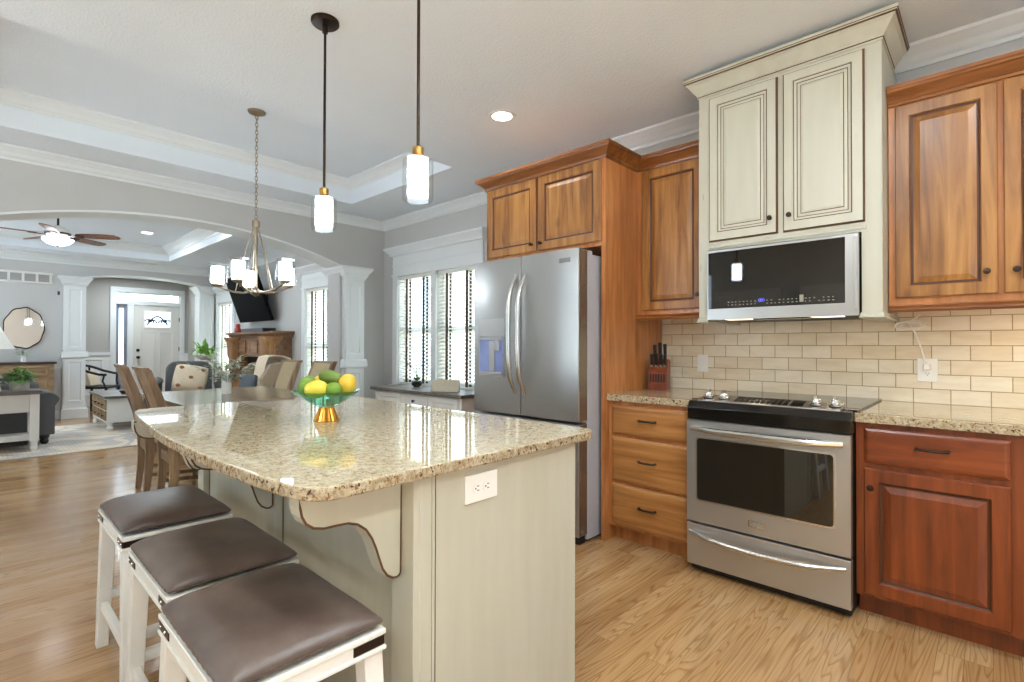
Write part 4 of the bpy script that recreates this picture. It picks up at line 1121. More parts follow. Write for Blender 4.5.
c_, s_ = math.cos(0.25), math.sin(0.25)
for i, (kx, ky, kz, L) in enumerate(kn):
    wx, wy = BX + kx * c_ - ky * s_, BY + kx * s_ + ky * c_
    where = 'back row' if ky > 0 else 'front row'
    side = ['left', 'middle', 'right', 'leftmost', 'second from the left', 'third from the left', 'rightmost'][i]
    o = thing('knife', 'black-handled knife in the %s of the knife block, %s one' % (where, side), 'knife', (wx, wy, 0.93 + kz - 0.002), 0.25, 'knives in the block')
    h = MB(); h.bar((0, 0, 0.0), (0, -0.012 * L / 0.1, L), (0.0085, 0.011), (0.010, 0.014), up=(0, 1, 0)); h.build('handle', M['blackmatte'], o, local=True, bevel=0.003)
    h = MB(); h.bar((0, 0, -0.004), (0, -0.002, 0.012), (0.0088, 0.0115)); h.build('bolster', M['chrome'], o, local=True, bevel=0.001)

# ================================================================== STOOLS
def make_stool(label):
    t = thing('bar_stool', label, 'stool', (0, 0, 0), group='counter stools at the island')
    w, d = 0.236, 0.179; H = 0.620
    # domed leather cushion
    m = MB(); nx, ny = 14, 12; v = []; f = []
    for j in range(ny + 1):
        for i in range(nx + 1):
            a, b = -1 + 2 * i / nx, -1 + 2 * j / ny
            q = (1 - abs(a) ** 3.2) * (1 - abs(b) ** 3.2)
            v.append((w * math.copysign(abs(a) ** 0.9, a), d * math.copysign(abs(b) ** 0.9, b), H - 0.035 + 0.040 * max(0, q) ** 0.45 - 0.004 * (1 - a * a)))
    for j in range(ny):
        for i in range(nx):
            k = j * (nx + 1) + i; f.append((k, k + 1, k + nx + 2, k + nx + 1))
    m.add(v, f)
    rim = [i for i in range(nx + 1)] + [(j + 1) * (nx + 1) - 1 for j in range(1, ny + 1)] + [ny * (nx + 1) + i for i in range(nx - 1, -1, -1)] + [j * (nx + 1) for j in range(ny - 1, 0, -1)]
    top = [v[i] for i in rim]; n = len(top)
    m.add(top + [(x, y, H - 0.055) for x, y, z in top], [(i, (i + 1) % n, n + (i + 1) % n, n + i) for i in range(n)] + [list(range(n, 2 * n))])
    m.build('seat_cushion', M['leather'], t, local=True, subsurf=1, angle=1.2)
    m = MB(); m.box(-w + 0.002, w - 0.002, -d + 0.002, d - 0.002, H - 0.068, H - 0.056)
    m.box(-w + 0.006, w - 0.006, -d + 0.006, d - 0.006, H - 0.095, H - 0.068); m.box(-w + 0.001, w - 0.001, -d + 0.001, d - 0.001, H - 0.104, H - 0.095)
    m.build('seat_frame', M['white'], t, local=True, bevel=0.002)
    for sx in (-1, 1):
        for sy in (-1, 1):
            m = MB(); m.bar((sx * (w - 0.035), sy * (d - 0.03), H - 0.10), (sx * (w + 0.010), sy * (d - 0.020), 0.0), (0.024, 0.024), (0.020, 0.020), up=(0, 1, 0))
            m.build('leg', M['white'], t, local=True, bevel=0.003)
            m = MB(); m.box(min(sx * (w - 0.006), sx * (w - 0.09)), max(sx * (w - 0.006), sx * (w - 0.09)), sy * (d - 0.005) - 0.0015, sy * (d - 0.005) + 0.0015, H - 0.092, H - 0.071)
            m.box(sx * (w - 0.005) - 0.0015, sx * (w - 0.005) + 0.0015, min(sy * (d - 0.006), sy * (d - 0.085)), max(sy * (d - 0.006), sy * (d - 0.085)), H - 0.092, H - 0.071)
            p = m.build('corner_plate', M['bronze'], t, local=True, bevel=0.0008)
            r = MB()
            for q in (0.02, 0.06): r.ball((sx * (w - q), sy * (d - 0.0035), H - 0.0815), 0.004, n=8, k=5)
            r.build('rivets', M['chrome'], p, local=True)
    def at_leg(sx, sy, z):
        s_ = (H - 0.10 - z) / (H - 0.10)
        return (sx * (w - 0.035 + 0.045 * s_), sy * (d - 0.03 + 0.010 * s_), z)
    for sy, z in ((-1, 0.17), (1, 0.25)):
        m = MB(); m.bar(at_leg(-1, sy, z), at_leg(1, sy, z), (0.018, 0.011), up=(0, 1, 0)); m.build('stretcher', M['white'], t, local=True, bevel=0.002)
    for sx in (-1, 1):
        m = MB(); m.bar(at_leg(sx, -1, 0.21), at_leg(sx, 1, 0.21), (0.011, 0.018), up=(0, 0, 1)); m.build('stretcher', M['white'], t, local=True, bevel=0.002)
    return t
s1 = make_stool('white bar stool with brown leather seat, nearest the camera')
s1.location = (-1.283, 0.508, 0); s1.rotation_euler = (0, 0, 0.0)
dup(s1, (-1.815, 0.540, 0), 0.0, 'white bar stool with brown leather seat, between the two other stools')
dup(s1, (-2.425, 0.548, 0), 0.0, 'white bar stool with brown leather seat, farthest, beside the driftwood dining chairs')

# ================================================================== FRUIT BOWL
bx, by = -1.95, 0.99
t = thing('fruit_bowl', 'green glass bowl on a gold fluted foot holding lemons and limes', 'bowl', (bx, by, 0.93))
prof = [(0.036, 0.058), (0.060, 0.072), (0.095, 0.094), (0.132, 0.120), (0.130, 0.1225), (0.093, 0.098), (0.058, 0.077), (0.03, 0.064), (1e-5, 0.063)]
MB().lathe([(1e-5, 0.056)] + prof, c=(bx, by, 0.93), n=36).build('glass_bowl', M['greenglass'], t)
m = MB(); n = 20; v = []; f = []
for r, z in ((0.049, 0.0), (0.049, 0.004), (0.030, 0.052), (0.030, 0.057)):
    for j in range(n * 2):
        q = r * (1.0 if j % 2 else 0.93); a = PI * j / n
        v.append((bx + q * math.cos(a), by + q * math.sin(a), 0.93 + z))
k = n * 2
for i in range(3):
    for j in range(k): f.append((i * k + j, i * k + (j + 1) % k, (i + 1) * k + (j + 1) % k, (i + 1) * k + j))
f += [list(range(k))[::-1], list(range(3 * k, 4 * k))]
m.add(v, f); m.build('foot', M['gold'], t, smooth=False)
RT = Vector((0.729, 0.684)); FW = Vector((-0.684, 0.729))   # view right / away from the camera
def fruit(name, label, a, d, z, r, ln, rot, tilt, material, cat, nub=0.25):
    p = Vector((bx, by)) + RT * a + FW * d
    m = MB(); prof = []; k = 14
    for i in range(k + 1):
        t_ = PI * i / k
        rad = r * math.sin(t_) ** 0.92; zz = -ln * math.cos(t_)
        if i in (0, k): rad = 1e-6
        if i in (1, k - 1): rad *= 1 - nub
        prof.append((max(rad, 1e-6), zz))
    m.M = Matrix.Rotation(rot, 4, 'Z') @ Matrix.Rotation(PI / 2 - tilt, 4, 'Y')
    m.lathe(prof, n=18)
    o = m.build(name, material, None, angle=2.5)
    o.location = (p.x, p.y, z)
    tag(o, label, cat, 'fruit in the green bowl')
fruit('lemon', 'bright yellow lemon at the front centre of the green bowl', -0.017, -0.062, 1.062, 0.036, 0.046, 0.75, 0.1, M['lemon'], 'lemon')
fruit('lemon', 'golden lemon standing at the right side of the green bowl', 0.081, 0.005, 1.074, 0.036, 0.047, 0.2, 1.15, M['mango'], 'lemon')
fruit('lime', 'green lime at the front right of the green bowl', 0.046, -0.055, 1.060, 0.029, 0.035, 0.6, 0.15, M['lime'], 'lime', 0.15)
fruit('lime', 'yellowish green lime at the left side of the green bowl', -0.074, -0.013, 1.073, 0.034, 0.044, 0.2, 0.7, M['lime'], 'lime', 0.15)
fruit('avocado', 'mottled green avocado lying on top of the pile of fruit', 0.012, 0.014, 1.103, 0.030, 0.050, 0.75, -0.25, M['avocado'], 'avocado', 0.1)
fruit('lemon', 'pale lemon at the back left of the green bowl', -0.038, 0.052, 1.078, 0.034, 0.042, 1.6, 0.2, M['lemon'], 'lemon')

# ================================================================== LAMPS
def make_pendant(label):
    t = thing('pendant_lamp', label, 'pendant lamp', (0, 0, 0), group='pendant lamps over the island')
    m = MB().lathe([(1e-5, -0.026), (0.02, -0.026), (0.06, -0.020), (0.068, -0.012), (0.068, 0), (1e-5, 0)], c=(0, 0, CEIL), n=28); m.build('canopy', M['bronze'], t, local=True)
    MB().lathe([(0.014, -0.06), (0.014, -0.026)], c=(0, 0, CEIL), n=12).build('swivel', M['bronze'], t, local=True)
    MB().lathe([(0.0065, 2.0), (0.0065, CEIL - 0.055)], n=10).build('rod', M['bronze'], t, local=True)
    MB().lathe([(0.016, 2.02), (0.022, 2.015), (0.022, 1.985), (0.028, 1.98), (0.028, 1.968), (1e-5, 1.968)][::-1], n=18).build('socket', M['brass'], t, local=True)
    MB().lathe([(1e-5, 1.825), (0.040, 1.825), (0.041, 1.83), (0.041, 1.962), (0.038, 1.967), (1e-5, 1.967)], n=24).build('opal_shade', M['opal'], t, local=True)
    MB().lathe([(1e-5, 1.802), (0.052, 1.802), (0.060, 1.810), (0.060, 1.966)], n=28).build('glass_cylinder', M['clearglass'], t, local=True)
    return t
p1 = make_pendant('pendant lamp with bronze rod and glass cylinder, nearer the ceiling tray')
p1.location = (-2.43, 1.215, 0)
dup(p1, (-1.652, 1.215, 0), 0, 'pendant lamp with bronze rod whose canopy lies above the photo')

# recessed ceiling lights
def can_light(x, y, z, label, group):
    t = thing('recessed_light', label, 'ceiling light', (x, y, z), group=group)
    MB().lathe([(0.07, 0), (0.07, -0.004), (0.078, -0.008), (0.095, -0.006), (0.098, 0)], c=(x, y, z), n=28).build('trim_ring', M['trim'], t)
    MB().lathe([(1e-5, -0.003), (0.07, -0.003), (0.07, 0.0)], c=(x, y, z), n=24).build('lens', M['lit'], t)
can_light(CANS[0][0], CANS[0][1], CEIL, 'round recessed kitchen ceiling light in front of the tall cabinet', 'recessed kitchen lights')
can_light(LIVING_CANS[0][0], LIVING_CANS[0][1], 2.96, 'small recessed light in the living room tray, right of the ceiling fan', 'recessed living room lights')

# chandelier
chx, chy = -4.32, 1.585
t = thing('chandelier', 'five-light nickel chandelier with glass cylinder shades over the dining table', 'chandelier', (chx, chy, 0))
MB().lathe([(1e-5, TZ - 0.03), (0.03, TZ - 0.028), (0.065, TZ - 0.012), (0.068, TZ)], c=(chx, chy, 0), n=26).build('canopy', M['nickel'], t)
m = MB(); z = TZ - 0.03; k = 0
while z > 2.235:
    pts = []
    for i in range(10):
        a = 2 * PI * i / 10; u, w = 0.010 * math.cos(a), 0.021 * math.sin(a)
        pts.append((chx + (u if k % 2 else 0) , chy + (0 if k % 2 else u), z - 0.016 + w))
    m.tube(pts, 0.0028, 5, closed=True); z -= 0.031; k += 1
m.build('chain', M['nickel'], t)
m = MB().lathe([(0.022, 2.24), (0.03, 2.23), (0.03, 2.185), (0.014, 2.175), (0.012, 1.70), (0.03, 1.68), (0.035, 1.655), (0.02, 1.635), (1e-5, 1.62)][::-1], c=(chx, chy, 0), n=16)
m.build('centre_column', M['nickel'], t)
tow = Vector((-chx, -chy)).normalized(); rgt = Vector((0.729, 0.684))
for i in range(5):
    a = math.radians(-25 + 72 * i)
    d = tow * math.cos(a) + rgt * math.sin(a)
    R = 0.31
    pts = [(chx + d.x * r, chy + d.y * r, z) for r, z in ((0.02, 1.665), (0.10, 1.655), (0.18, 1.665), (0.26, 1.69), (R, 1.712))]
    arm = MB().tube(pts, 0.008, 8).build('arm', M['nickel'], t)
    cx, cy = chx + d.x * R, chy + d.y * R
    MB().lathe([(1e-5, 1.705), (0.02, 1.705), (0.045, 1.72), (0.045, 1.728), (0.018, 1.735), (0.018, 1.745), (1e-5, 1.745)], c=(cx, cy, 0), n=16).build('cup', M['nickel'], arm)
    MB().lathe([(1e-5, 1.739), (0.045, 1.739), (0.046, 1.745), (0.046, 1.868), (0.041, 1.87), (1e-5, 1.87)], c=(cx, cy, 0), n=20).build('opal_shade', M['opal'], arm)
    MB().lathe([(0.046, 1.729), (0.068, 1.735), (0.070, 1.742), (0.070, 1.892)], c=(cx, cy, 0), n=24).build('glass_cylinder', M['clearglass'], arm)
    MB().tube([(chx + d.x * 0.018, chy + d.y * 0.018, 2.19), (chx + d.x * 0.09, chy + d.y * 0.09, 1.97), (chx + d.x * 0.165, chy + d.y * 0.165, 1.665)], 0.0035, 6).build('stay_rod', M['nickel'], arm)

# ceiling fan
fx, fy = -8.5, 0.765
t = thing('ceiling_fan', 'bronze ceiling fan with wooden blades and white bowl light in the living room', 'ceiling fan', (fx, fy, 0))
MB().lathe([(0.012, 2.70), (0.012, 2.96)], c=(fx, fy, 0), n=10).lathe([(0.03, 2.915), (0.065, 2.935), (0.07, 2.96)], c=(fx, fy, 0), n=18).build('downrod', M['bronze'], t)
MB().lathe([(1e-5, 2.565), (0.07, 2.565), (0.115, 2.59), (0.125, 2.63), (0.10, 2.675), (0.04, 2.705), (0.02, 2.72), (1e-5, 2.72)], c=(fx, fy, 0), n=24).build('motor_housing', M['ceramic'], t)
MB().lathe([(0.121, 2.606), (0.131, 2.610), (0.131, 2.628), (0.121, 2.632)], c=(fx, fy, 0), n=24).build('motor_band', M['bronze'], t)
MB().lathe([(1e-5, 2.468), (0.05, 2.472), (0.11, 2.495), (0.15, 2.535), (0.155, 2.553), (1e-5, 2.563)], c=(fx, fy, 0), n=26).build('bowl_light', M['fan_glass'], t)
MB().lathe([(1e-5, 2.452), (0.014, 2.456), (0.016, 2.466), (0.01, 2.472)], c=(fx, fy, 0), n=12).build('finial', M['bronze'], t)
view_r = Vector((0.729, 0.684)); view_f = Vector((-0.684, 0.729))
for ang in (14, 86, 158, 230, 302):
    a = math.radians(ang); d = view_r * math.cos(a) + view_f * math.sin(a)
    m = MB(); m.M = Matrix.Translation((fx, fy, 2.605)) @ Matrix.Rotation(math.atan2(d.y, d.x), 4, 'Z') @ Matrix.Rotation(-0.20, 4, 'X')
    out = [(0.20, -0.045), (0.28, -0.065), (0.54, -0.074), (0.63, -0.064), (0.665, -0.03), (0.665, 0.03), (0.63, 0.064), (0.54, 0.074), (0.28, 0.065), (0.20, 0.045)]
    m.prism(out, 'z', -0.004, 0.004); bl = m.build('blade', M['fanwood'], t, smooth=False)
    m = MB(); m.M = Matrix.Translation((fx, fy, 2.595)) @ Matrix.Rotation(math.atan2(d.y, d.x), 4, 'Z') @ Matrix.Rotation(-0.20, 4, 'X')
    m.prism([(0.10, -0.015), (0.18, -0.03), (0.26, -0.035), (0.28, 0), (0.26, 0.035), (0.18, 0.03), (0.10, 0.015)], 'z', -0.004, 0.004)
    m.build('blade_iron', M['bronze'], bl, smooth=False)

# ================================================================== DINING
DT = 0.79
t = thing('dining_table', 'long grey-brown wooden dining table under the chandelier', 'table', (-4.65, 1.72, 0))
MB().box(-5.75, -3.62, 1.09, 2.20, DT - 0.035, DT).build('tabletop', M['tabletop'], t, bevel=0.004)
MB().box(-5.62, -3.75, 1.20, 1.225, DT - 0.115, DT - 0.036).box(-5.62, -3.75, 2.075, 2.10, DT - 0.115, DT - 0.036).box(-5.62, -5.595, 1.225, 2.075, DT - 0.115, DT - 0.036).box(-3.775, -3.75, 1.225, 2.075, DT - 0.115, DT - 0.036).build('apron', M['chairwood'], t, bevel=0.002)
for x in (-5.15, -4.25):
    MB().lathe([(0.10, 0.07), (0.05, 0.12), (0.045, 0.2), (0.075, 0.32), (0.085, 0.42), (0.05, 0.55), (0.06, 0.62), (0.11, 0.70), (0.11, DT - 0.036)], c=(x, 1.70, 0), n=18).build('pedestal', M['chairwood'], t)
    MB().hexa([(x - 0.04, 1.50, 0), (x + 0.04, 1.50, 0), (x + 0.04, 1.90, 0), (x - 0.04, 1.90, 0)], [(x - 0.04, 1.56, 0.075), (x + 0.04, 1.56, 0.075), (x + 0.04, 1.84, 0.075), (x - 0.04, 1.84, 0.075)]).build('foot_bar', M['chairwood'], t, bevel=0.004)

def make_chair(label):
    """seat faces +Y; rear legs sweep backwards into the raked back"""
    t = thing('dining_chair', label, 'chair', (0, 0, 0), group='dining chairs around the table')
    for sx in (-1, 1):
        x = sx * 0.195; m = MB()
        side = [(-0.02, 0.0), (-0.005, 0.16), (0.005, 0.32), (0.0, 0.48), (-0.035, 0.66), (-0.095, 0.86), (-0.165, 1.06)]
        wd = [0.020, 0.024, 0.030, 0.032, 0.030, 0.027, 0.023]
        n = len(side); poly = [(y + w_, z) for (y, z), w_ in zip(side, wd)] + [(y - w_, z) for (y, z), w_ in list(zip(side, wd))[::-1]]
        m.prism(poly, 'x', x - 0.021, x + 0.021); m.build('back_post', M['chairwood'], t, local=True, bevel=0.003)
        m = MB(); m.bar((x, 0.40, 0.0), (x, 0.405, 0.43), (0.017, 0.017), (0.023, 0.023), up=(0, 1, 0)); m.build('leg', M['chairwood'], t, local=True, bevel=0.003)
    m = MB(); m.hexa([(-0.217, -0.19, 1.045), (0.217, -0.19, 1.045), (0.217, -0.145, 1.045), (-0.217, -0.145, 1.045)], [(-0.217, -0.198, 1.072), (0.217, -0.198, 1.072), (0.217, -0.155, 1.072), (-0.217, -0.155, 1.072)])
    m.build('top_rail', M['chairwood'], t, local=True, bevel=0.004)
    pts = [(0.004, 0.52), (-0.028, 0.66), (-0.088, 0.86), (-0.155, 1.047)]
    m = MB(); m.prism([(y + 0.016, z) for y, z in pts] + [(y - 0.010, z) for y, z in pts[::-1]], 'x', -0.1735, 0.1735); m.build('backrest', M['weave'], t, local=True, bevel=0.004)
    m = MB(); m.prism([(y - 0.0105, z) for y, z in pts] + [(y - 0.026, z) for y, z in pts[::-1]], 'x', -0.176, 0.176); m.build('back_panel', M['chairwood'], t, local=True, bevel=0.003)
    m = MB()
    m.box(-0.20, 0.20, 0.39, 0.415, 0.36, 0.43); m.box(-0.20, 0.20, -0.012, 0.012, 0.36, 0.43); m.box(-0.215, -0.19, 0.01, 0.40, 0.36, 0.43); m.box(0.19, 0.215, 0.01, 0.40, 0.36, 0.43)
    m.build('seat_rail', M['chairwood'], t, local=True, bevel=0.002)
    m = MB(); m.box(-0.225, 0.225, 0.035, 0.435, 0.431, 0.485); m.build('seat', M['weave'], t, local=True, bevel=0.018)
    for sx in (-1, 1):
        m = MB(); m.bar((sx * 0.205, -0.005, 0.18), (sx * 0.205, 0.40, 0.16), (0.009, 0.015), up=(0, 0, 1)); m.build('stretcher', M['chairwood'], t, local=True)
    return t
c1 = make_chair('driftwood dining chair on the near table side, farther left, its back toward the stools')
c1.location = (-5.19, 1.03, 0); c1.rotation_euler = (0, 0, -0.06)
dup(c1, (-4.50, 1.035, 0), -0.04, 'driftwood dining chair on the near table side, right beside the granite island end')
dup(c1, (-5.66, 2.30, 0), PI - 0.03, 'tan upholstered dining chair across the table in front of the throw-draped armchair')
dup(c1, (-5.02, 2.36, 0), PI, 'tan upholstered dining chair seen just above the fruit bowl')

def stems(m_stem, m_leaf, c, n, spread, height, leaf_len, leaf_w, per, rr, rise=0.0):
    for i in range(n):
        a = 2 * PI * i / n + rr.uniform(-0.3, 0.3); sp = spread * rr.uniform(0.45, 1.0); h = height * rr.uniform(0.65, 1.0)
        p = [Vector((c[0], c[1], c[2]))]
        for k in range(1, 7):
            t_ = k / 6
            p.append(Vector((c[0] + math.cos(a) * sp * t_ ** 1.4, c[1] + math.sin(a) * sp * t_ ** 1.4, c[2] + h * (t_ - 0.25 * t_ * t_ * (1 - rise)))))
        m_stem.tube(p, [0.0028 * (1 - 0.6 * k / 6) for k in range(7)], 5)
        for k in range(per):
            t_ = 0.3 + 0.7 * (k + rr.random() * 0.6) / per
            q = t_ * 6; j = min(5, int(q)); b = p[j].lerp(p[j + 1], q - j)
            d = Vector((math.cos(a + rr.uniform(-1.6, 1.6)), math.sin(a + rr.uniform(-1.6, 1.6)), rr.uniform(-0.2, 0.9)))
            m_leaf.leaf(b, d, leaf_len * rr.uniform(0.7, 1.2), leaf_w * rr.uniform(0.8, 1.2), 0.2)
vx, vy = -5.07, 1.615
t = thing('flower_vase', 'slim white ceramic vase on the dining table holding eucalyptus', 'vase', (vx, vy, DT))
MB().lathe([(1e-5, 0), (0.036, 0), (0.040, 0.006), (0.041, 0.15), (0.040, 0.155), (0.035, 0.155), (0.034, 0.02), (1e-5, 0.018)], c=(vx, vy, DT + 0.0005), n=22).build('vase_body', M['ceramic'], t)
t = thing('eucalyptus_bunch', 'loose grey-green eucalyptus bunch standing in the slim white vase', 'flowers', (vx, vy, DT + 0.05))
a, b = MB(), MB(); stems(a, b, (vx, vy, DT + 0.03), 17, 0.30, 0.44, 0.062, 0.036, 12, random.Random(5))
a.build('stems', M['stem'], t); b.build('leaves', M['leaf_sage'], t)

# ================================================================== SIDEBOARD UNDER THE NOOK WINDOW
SZ = 0.75
t = thing('sideboard', 'long cream sideboard with grey wooden top under the nook window', 'sideboard', (-4.55, 3.52, 0))
MB().box(-5.38, -3.74, 3.275, 3.735, SZ - 0.035, SZ).build('top', M['greywood'], t, bevel=0.005)
m = MB(); m.box(-5.32, -3.78, 3.315, 3.72, 0.10, SZ - 0.036)
for x in (-5.32, -3.84):
    for y in (3.315, 3.66): m.box(x, x + 0.06, y, y + 0.06, 0, 0.10)
m.build('body', M['white'], t, bevel=0.003)
for i in range(3):
    x0 = -5.27 + i * 0.49
    if i == 1:
        d = MB().panel(x0, x0 + 0.46, 0.575, 0.695, 3.315, [(0, 0, 0), (0, 0.012, 0), (0.02, 0.012, 0), (0.026, 0.007, 0)]).build('drawer', M['white'], t, smooth=False)
        knob(d, x0 + 0.23, 3.308, 0.635, 0.014)
        z1 = 0.555
    else: z1 = 0.695
    d = MB().panel(x0, x0 + 0.46, 0.13, z1, 3.315, [(0, 0, 0), (0, 0.012, 0), (0.045, 0.012, 0), (0.055, 0.004, 0)]).build('door', M['white'], t, smooth=False)
    knob(d, x0 + (0.42 if i == 0 else 0.04), 3.303, 0.53, 0.014)
ox, oy = -4.90, 3.60
t = thing('potted_orchid', 'small wiry orchid in a round black pot on the sideboard', 'plant', (ox, oy, SZ))
MB().lathe([(1e-5, 0.001), (0.035, 0.001), (0.058, 0.025), (0.062, 0.05), (0.052, 0.068), (0.045, 0.066), (1e-5, 0.058)], c=(ox, oy, SZ), n=20).build('pot', M['blackmatte'], t)
a, b = MB(), MB(); r0 = random.Random(2)
for k in range(9):
    an = k * 0.75; b.leaf((ox, oy, SZ + 0.06), (math.cos(an), math.sin(an), 1.1), 0.15, 0.034, 0.35)
for an, h in ((0.4, 0.26), (2.6, 0.21), (4.4, 0.24)):
    pp = [(ox + 0.11 * q * q * math.cos(an), oy + 0.11 * q * q * math.sin(an), SZ + 0.06 + h * q * (1.25 - 0.35 * q)) for q in [i / 6 for i in range(7)]]
    a.tube(pp, 0.004, 5)
    for q in (3, 4, 5, 6):
        for e in range(3): b.leaf(pp[q], (math.cos(e * 2.1 + q), math.sin(e * 2.1 + q), 0.3), 0.036, 0.028, 0.2)
a.build('stems', M['stem'], t); b.build('leaves', M['leaf'], t)
t = thing('block_sign', 'small cream block sign leaning back on the sideboard top', 'sign', (-4.28, 3.40, SZ))
m = MB(); m.M = Matrix.Translation((-4.17, 3.43, SZ)) @ Matrix.Rotation(0.55, 4, 'Z'); m.hexa([(-0.15, -0.02, 0.0005), (0.15, -0.02, 0.0005), (0.15, 0.025, 0.0005), (-0.15, 0.025, 0.0005)], [(-0.15, 0.015, 0.125), (0.15, 0.015, 0.125), (0.15, 0.035, 0.125), (-0.15, 0.035, 0.125)])
m.build('board', M['signwood'], t, bevel=0.003)

# ================================================================== LIVING ROOM
tag(MB().box(-10.25, -7.62, -1.4, 2.75, 0.001, 0.012).build('area_rug', M['rug'], bevel=0.004), 'pale patterned area rug on the living room floor under the white trunk', 'rug')

# fireplace mantel
FM0, FM1, FB = -9.60, -7.66, LW - 0.001
t = thing('fireplace_mantel', 'carved brown wooden fireplace mantel with round column ends under the television', 'fireplace', (-8.55, 3.2, 0))
MB().sweep([(FM0 + 0.06, FB), (FM0 + 0.06, 3.10), (FM1 - 0.06, 3.10), (FM1 - 0.06, FB)], [(-0.10, 0.0), (0.0, 0), (0.01, 0.02), (0.035, 0.04), (0.06, 0.05), (0.06, 0.085), (-0.10, 0.085)], 1.36).box(FM0 + 0.1, FM1 - 0.1, 3.14, FB, 1.36, 1.445).build('shelf', M['mantel'], t, smooth=False)
fr = MB().box(FM0 + 0.10, FM1 - 0.10, 3.13, FB, 1.05, 1.36).build('frieze', M['mantel'], t)
for x in (-9.08, -8.58, -8.08):
    pn = MB().panel(x - 0.17, x + 0.17, 1.10, 1.31, 3.13, [(0, 0, 0), (0, 0.018, 0), (0.03, 0.018, 0), (0.045, 0.006, 0)]).build('frieze_panel', M['mantel'], fr, smooth=False)
for x in (FM0 + 0.24, FM1 - 0.24):
    m = MB(); m.box(x - 0.15, x + 0.15, 3.13, FB, 0.0, 1.05)
    m.build('pilaster', M['mantel_v'], t, bevel=0.004)
    m = MB(); m.lathe([(0.155, 0.0), (0.155, 0.12), (0.12, 0.16), (0.11, 0.5), (0.115, 1.0), (0.135, 1.06), (0.14, 1.2), (0.15, 1.28), (0.185, 1.34), (0.185, 1.36)], c=(x, 3.13, 0), n=20)
    m.build('column', M['mantel_v'], t)
m = MB(); m.box(FM0 + 0.40, FM1 - 0.40, 3.26, FB, 0, 1.05); m.build('firebox', M['firebox'], t)
m = MB()
for k in range(2):
    m.tube([(-8.60 + 0.0 * k, 3.10, 1.36 - 0.0), (-8.60, 3.07, 1.25), (-8.60, 3.10, 1.12)], 0.03, 8)
t2 = thing('soundbar', 'flat grey media box lying on the mantel beneath the television', 'media player', (-8.6, 3.22, 1.445))
MB().box(-9.05, -8.15, 3.10, 3.30, 1.4455, 1.50).build('case', M['blackmatte'], t2, bevel=0.006)
MB().box(-9.04, -8.16, 3.096, 3.1, 1.452, 1.494).build('front_panel', M['bluegrey_fabric'], t2, bevel=0.001)
t2 = thing('ornament', 'little red figurine at the left end of the mantel shelf', 'ornament', (-9.35, 3.15, 1.445))
MB().lathe([(1e-5, 0.0005), (0.05, 0.0005), (0.06, 0.03), (0.045, 0.07), (0.03, 0.09), (0.04, 0.11), (0.03, 0.145), (1e-5, 0.155)], c=(-9.35, 3.15, 1.445), n=16).build('body', M['red'], t2)
# television tilted off its wall bracket
t = thing('television', 'large black television tilted steeply forward above the mantel', 'television', (-8.83, 3.18, 1.62))
m = MB(); m.M = Matrix.Translation((-8.83, 3.255, 1.625)) @ Matrix.Rotation(math.radians(19), 4, 'X')
m.box(-0.66, 0.66, -0.025, 0.025, 0.0, 0.78); m.build('case', M['tvcase'], t, bevel=0.004)
m = MB(); m.M = Matrix.Translation((-8.83, 3.255, 1.625)) @ Matrix.Rotation(math.radians(19), 4, 'X')
m.box(-0.645, 0.645, -0.027, -0.0245, 0.015, 0.765); m.build('screen', M['screen'], t, smooth=False)
MB().bar((-8.83, 3.16, 1.97), (-8.83, LW - 0.012, 1.95), (0.1, 0.06), m=0, up=(0, 0, 1)).box(-9.0, -8.66, LW - 0.03, LW - 0.004, 1.8, 2.1).build('wall_bracket', M['blackmatte'], t)

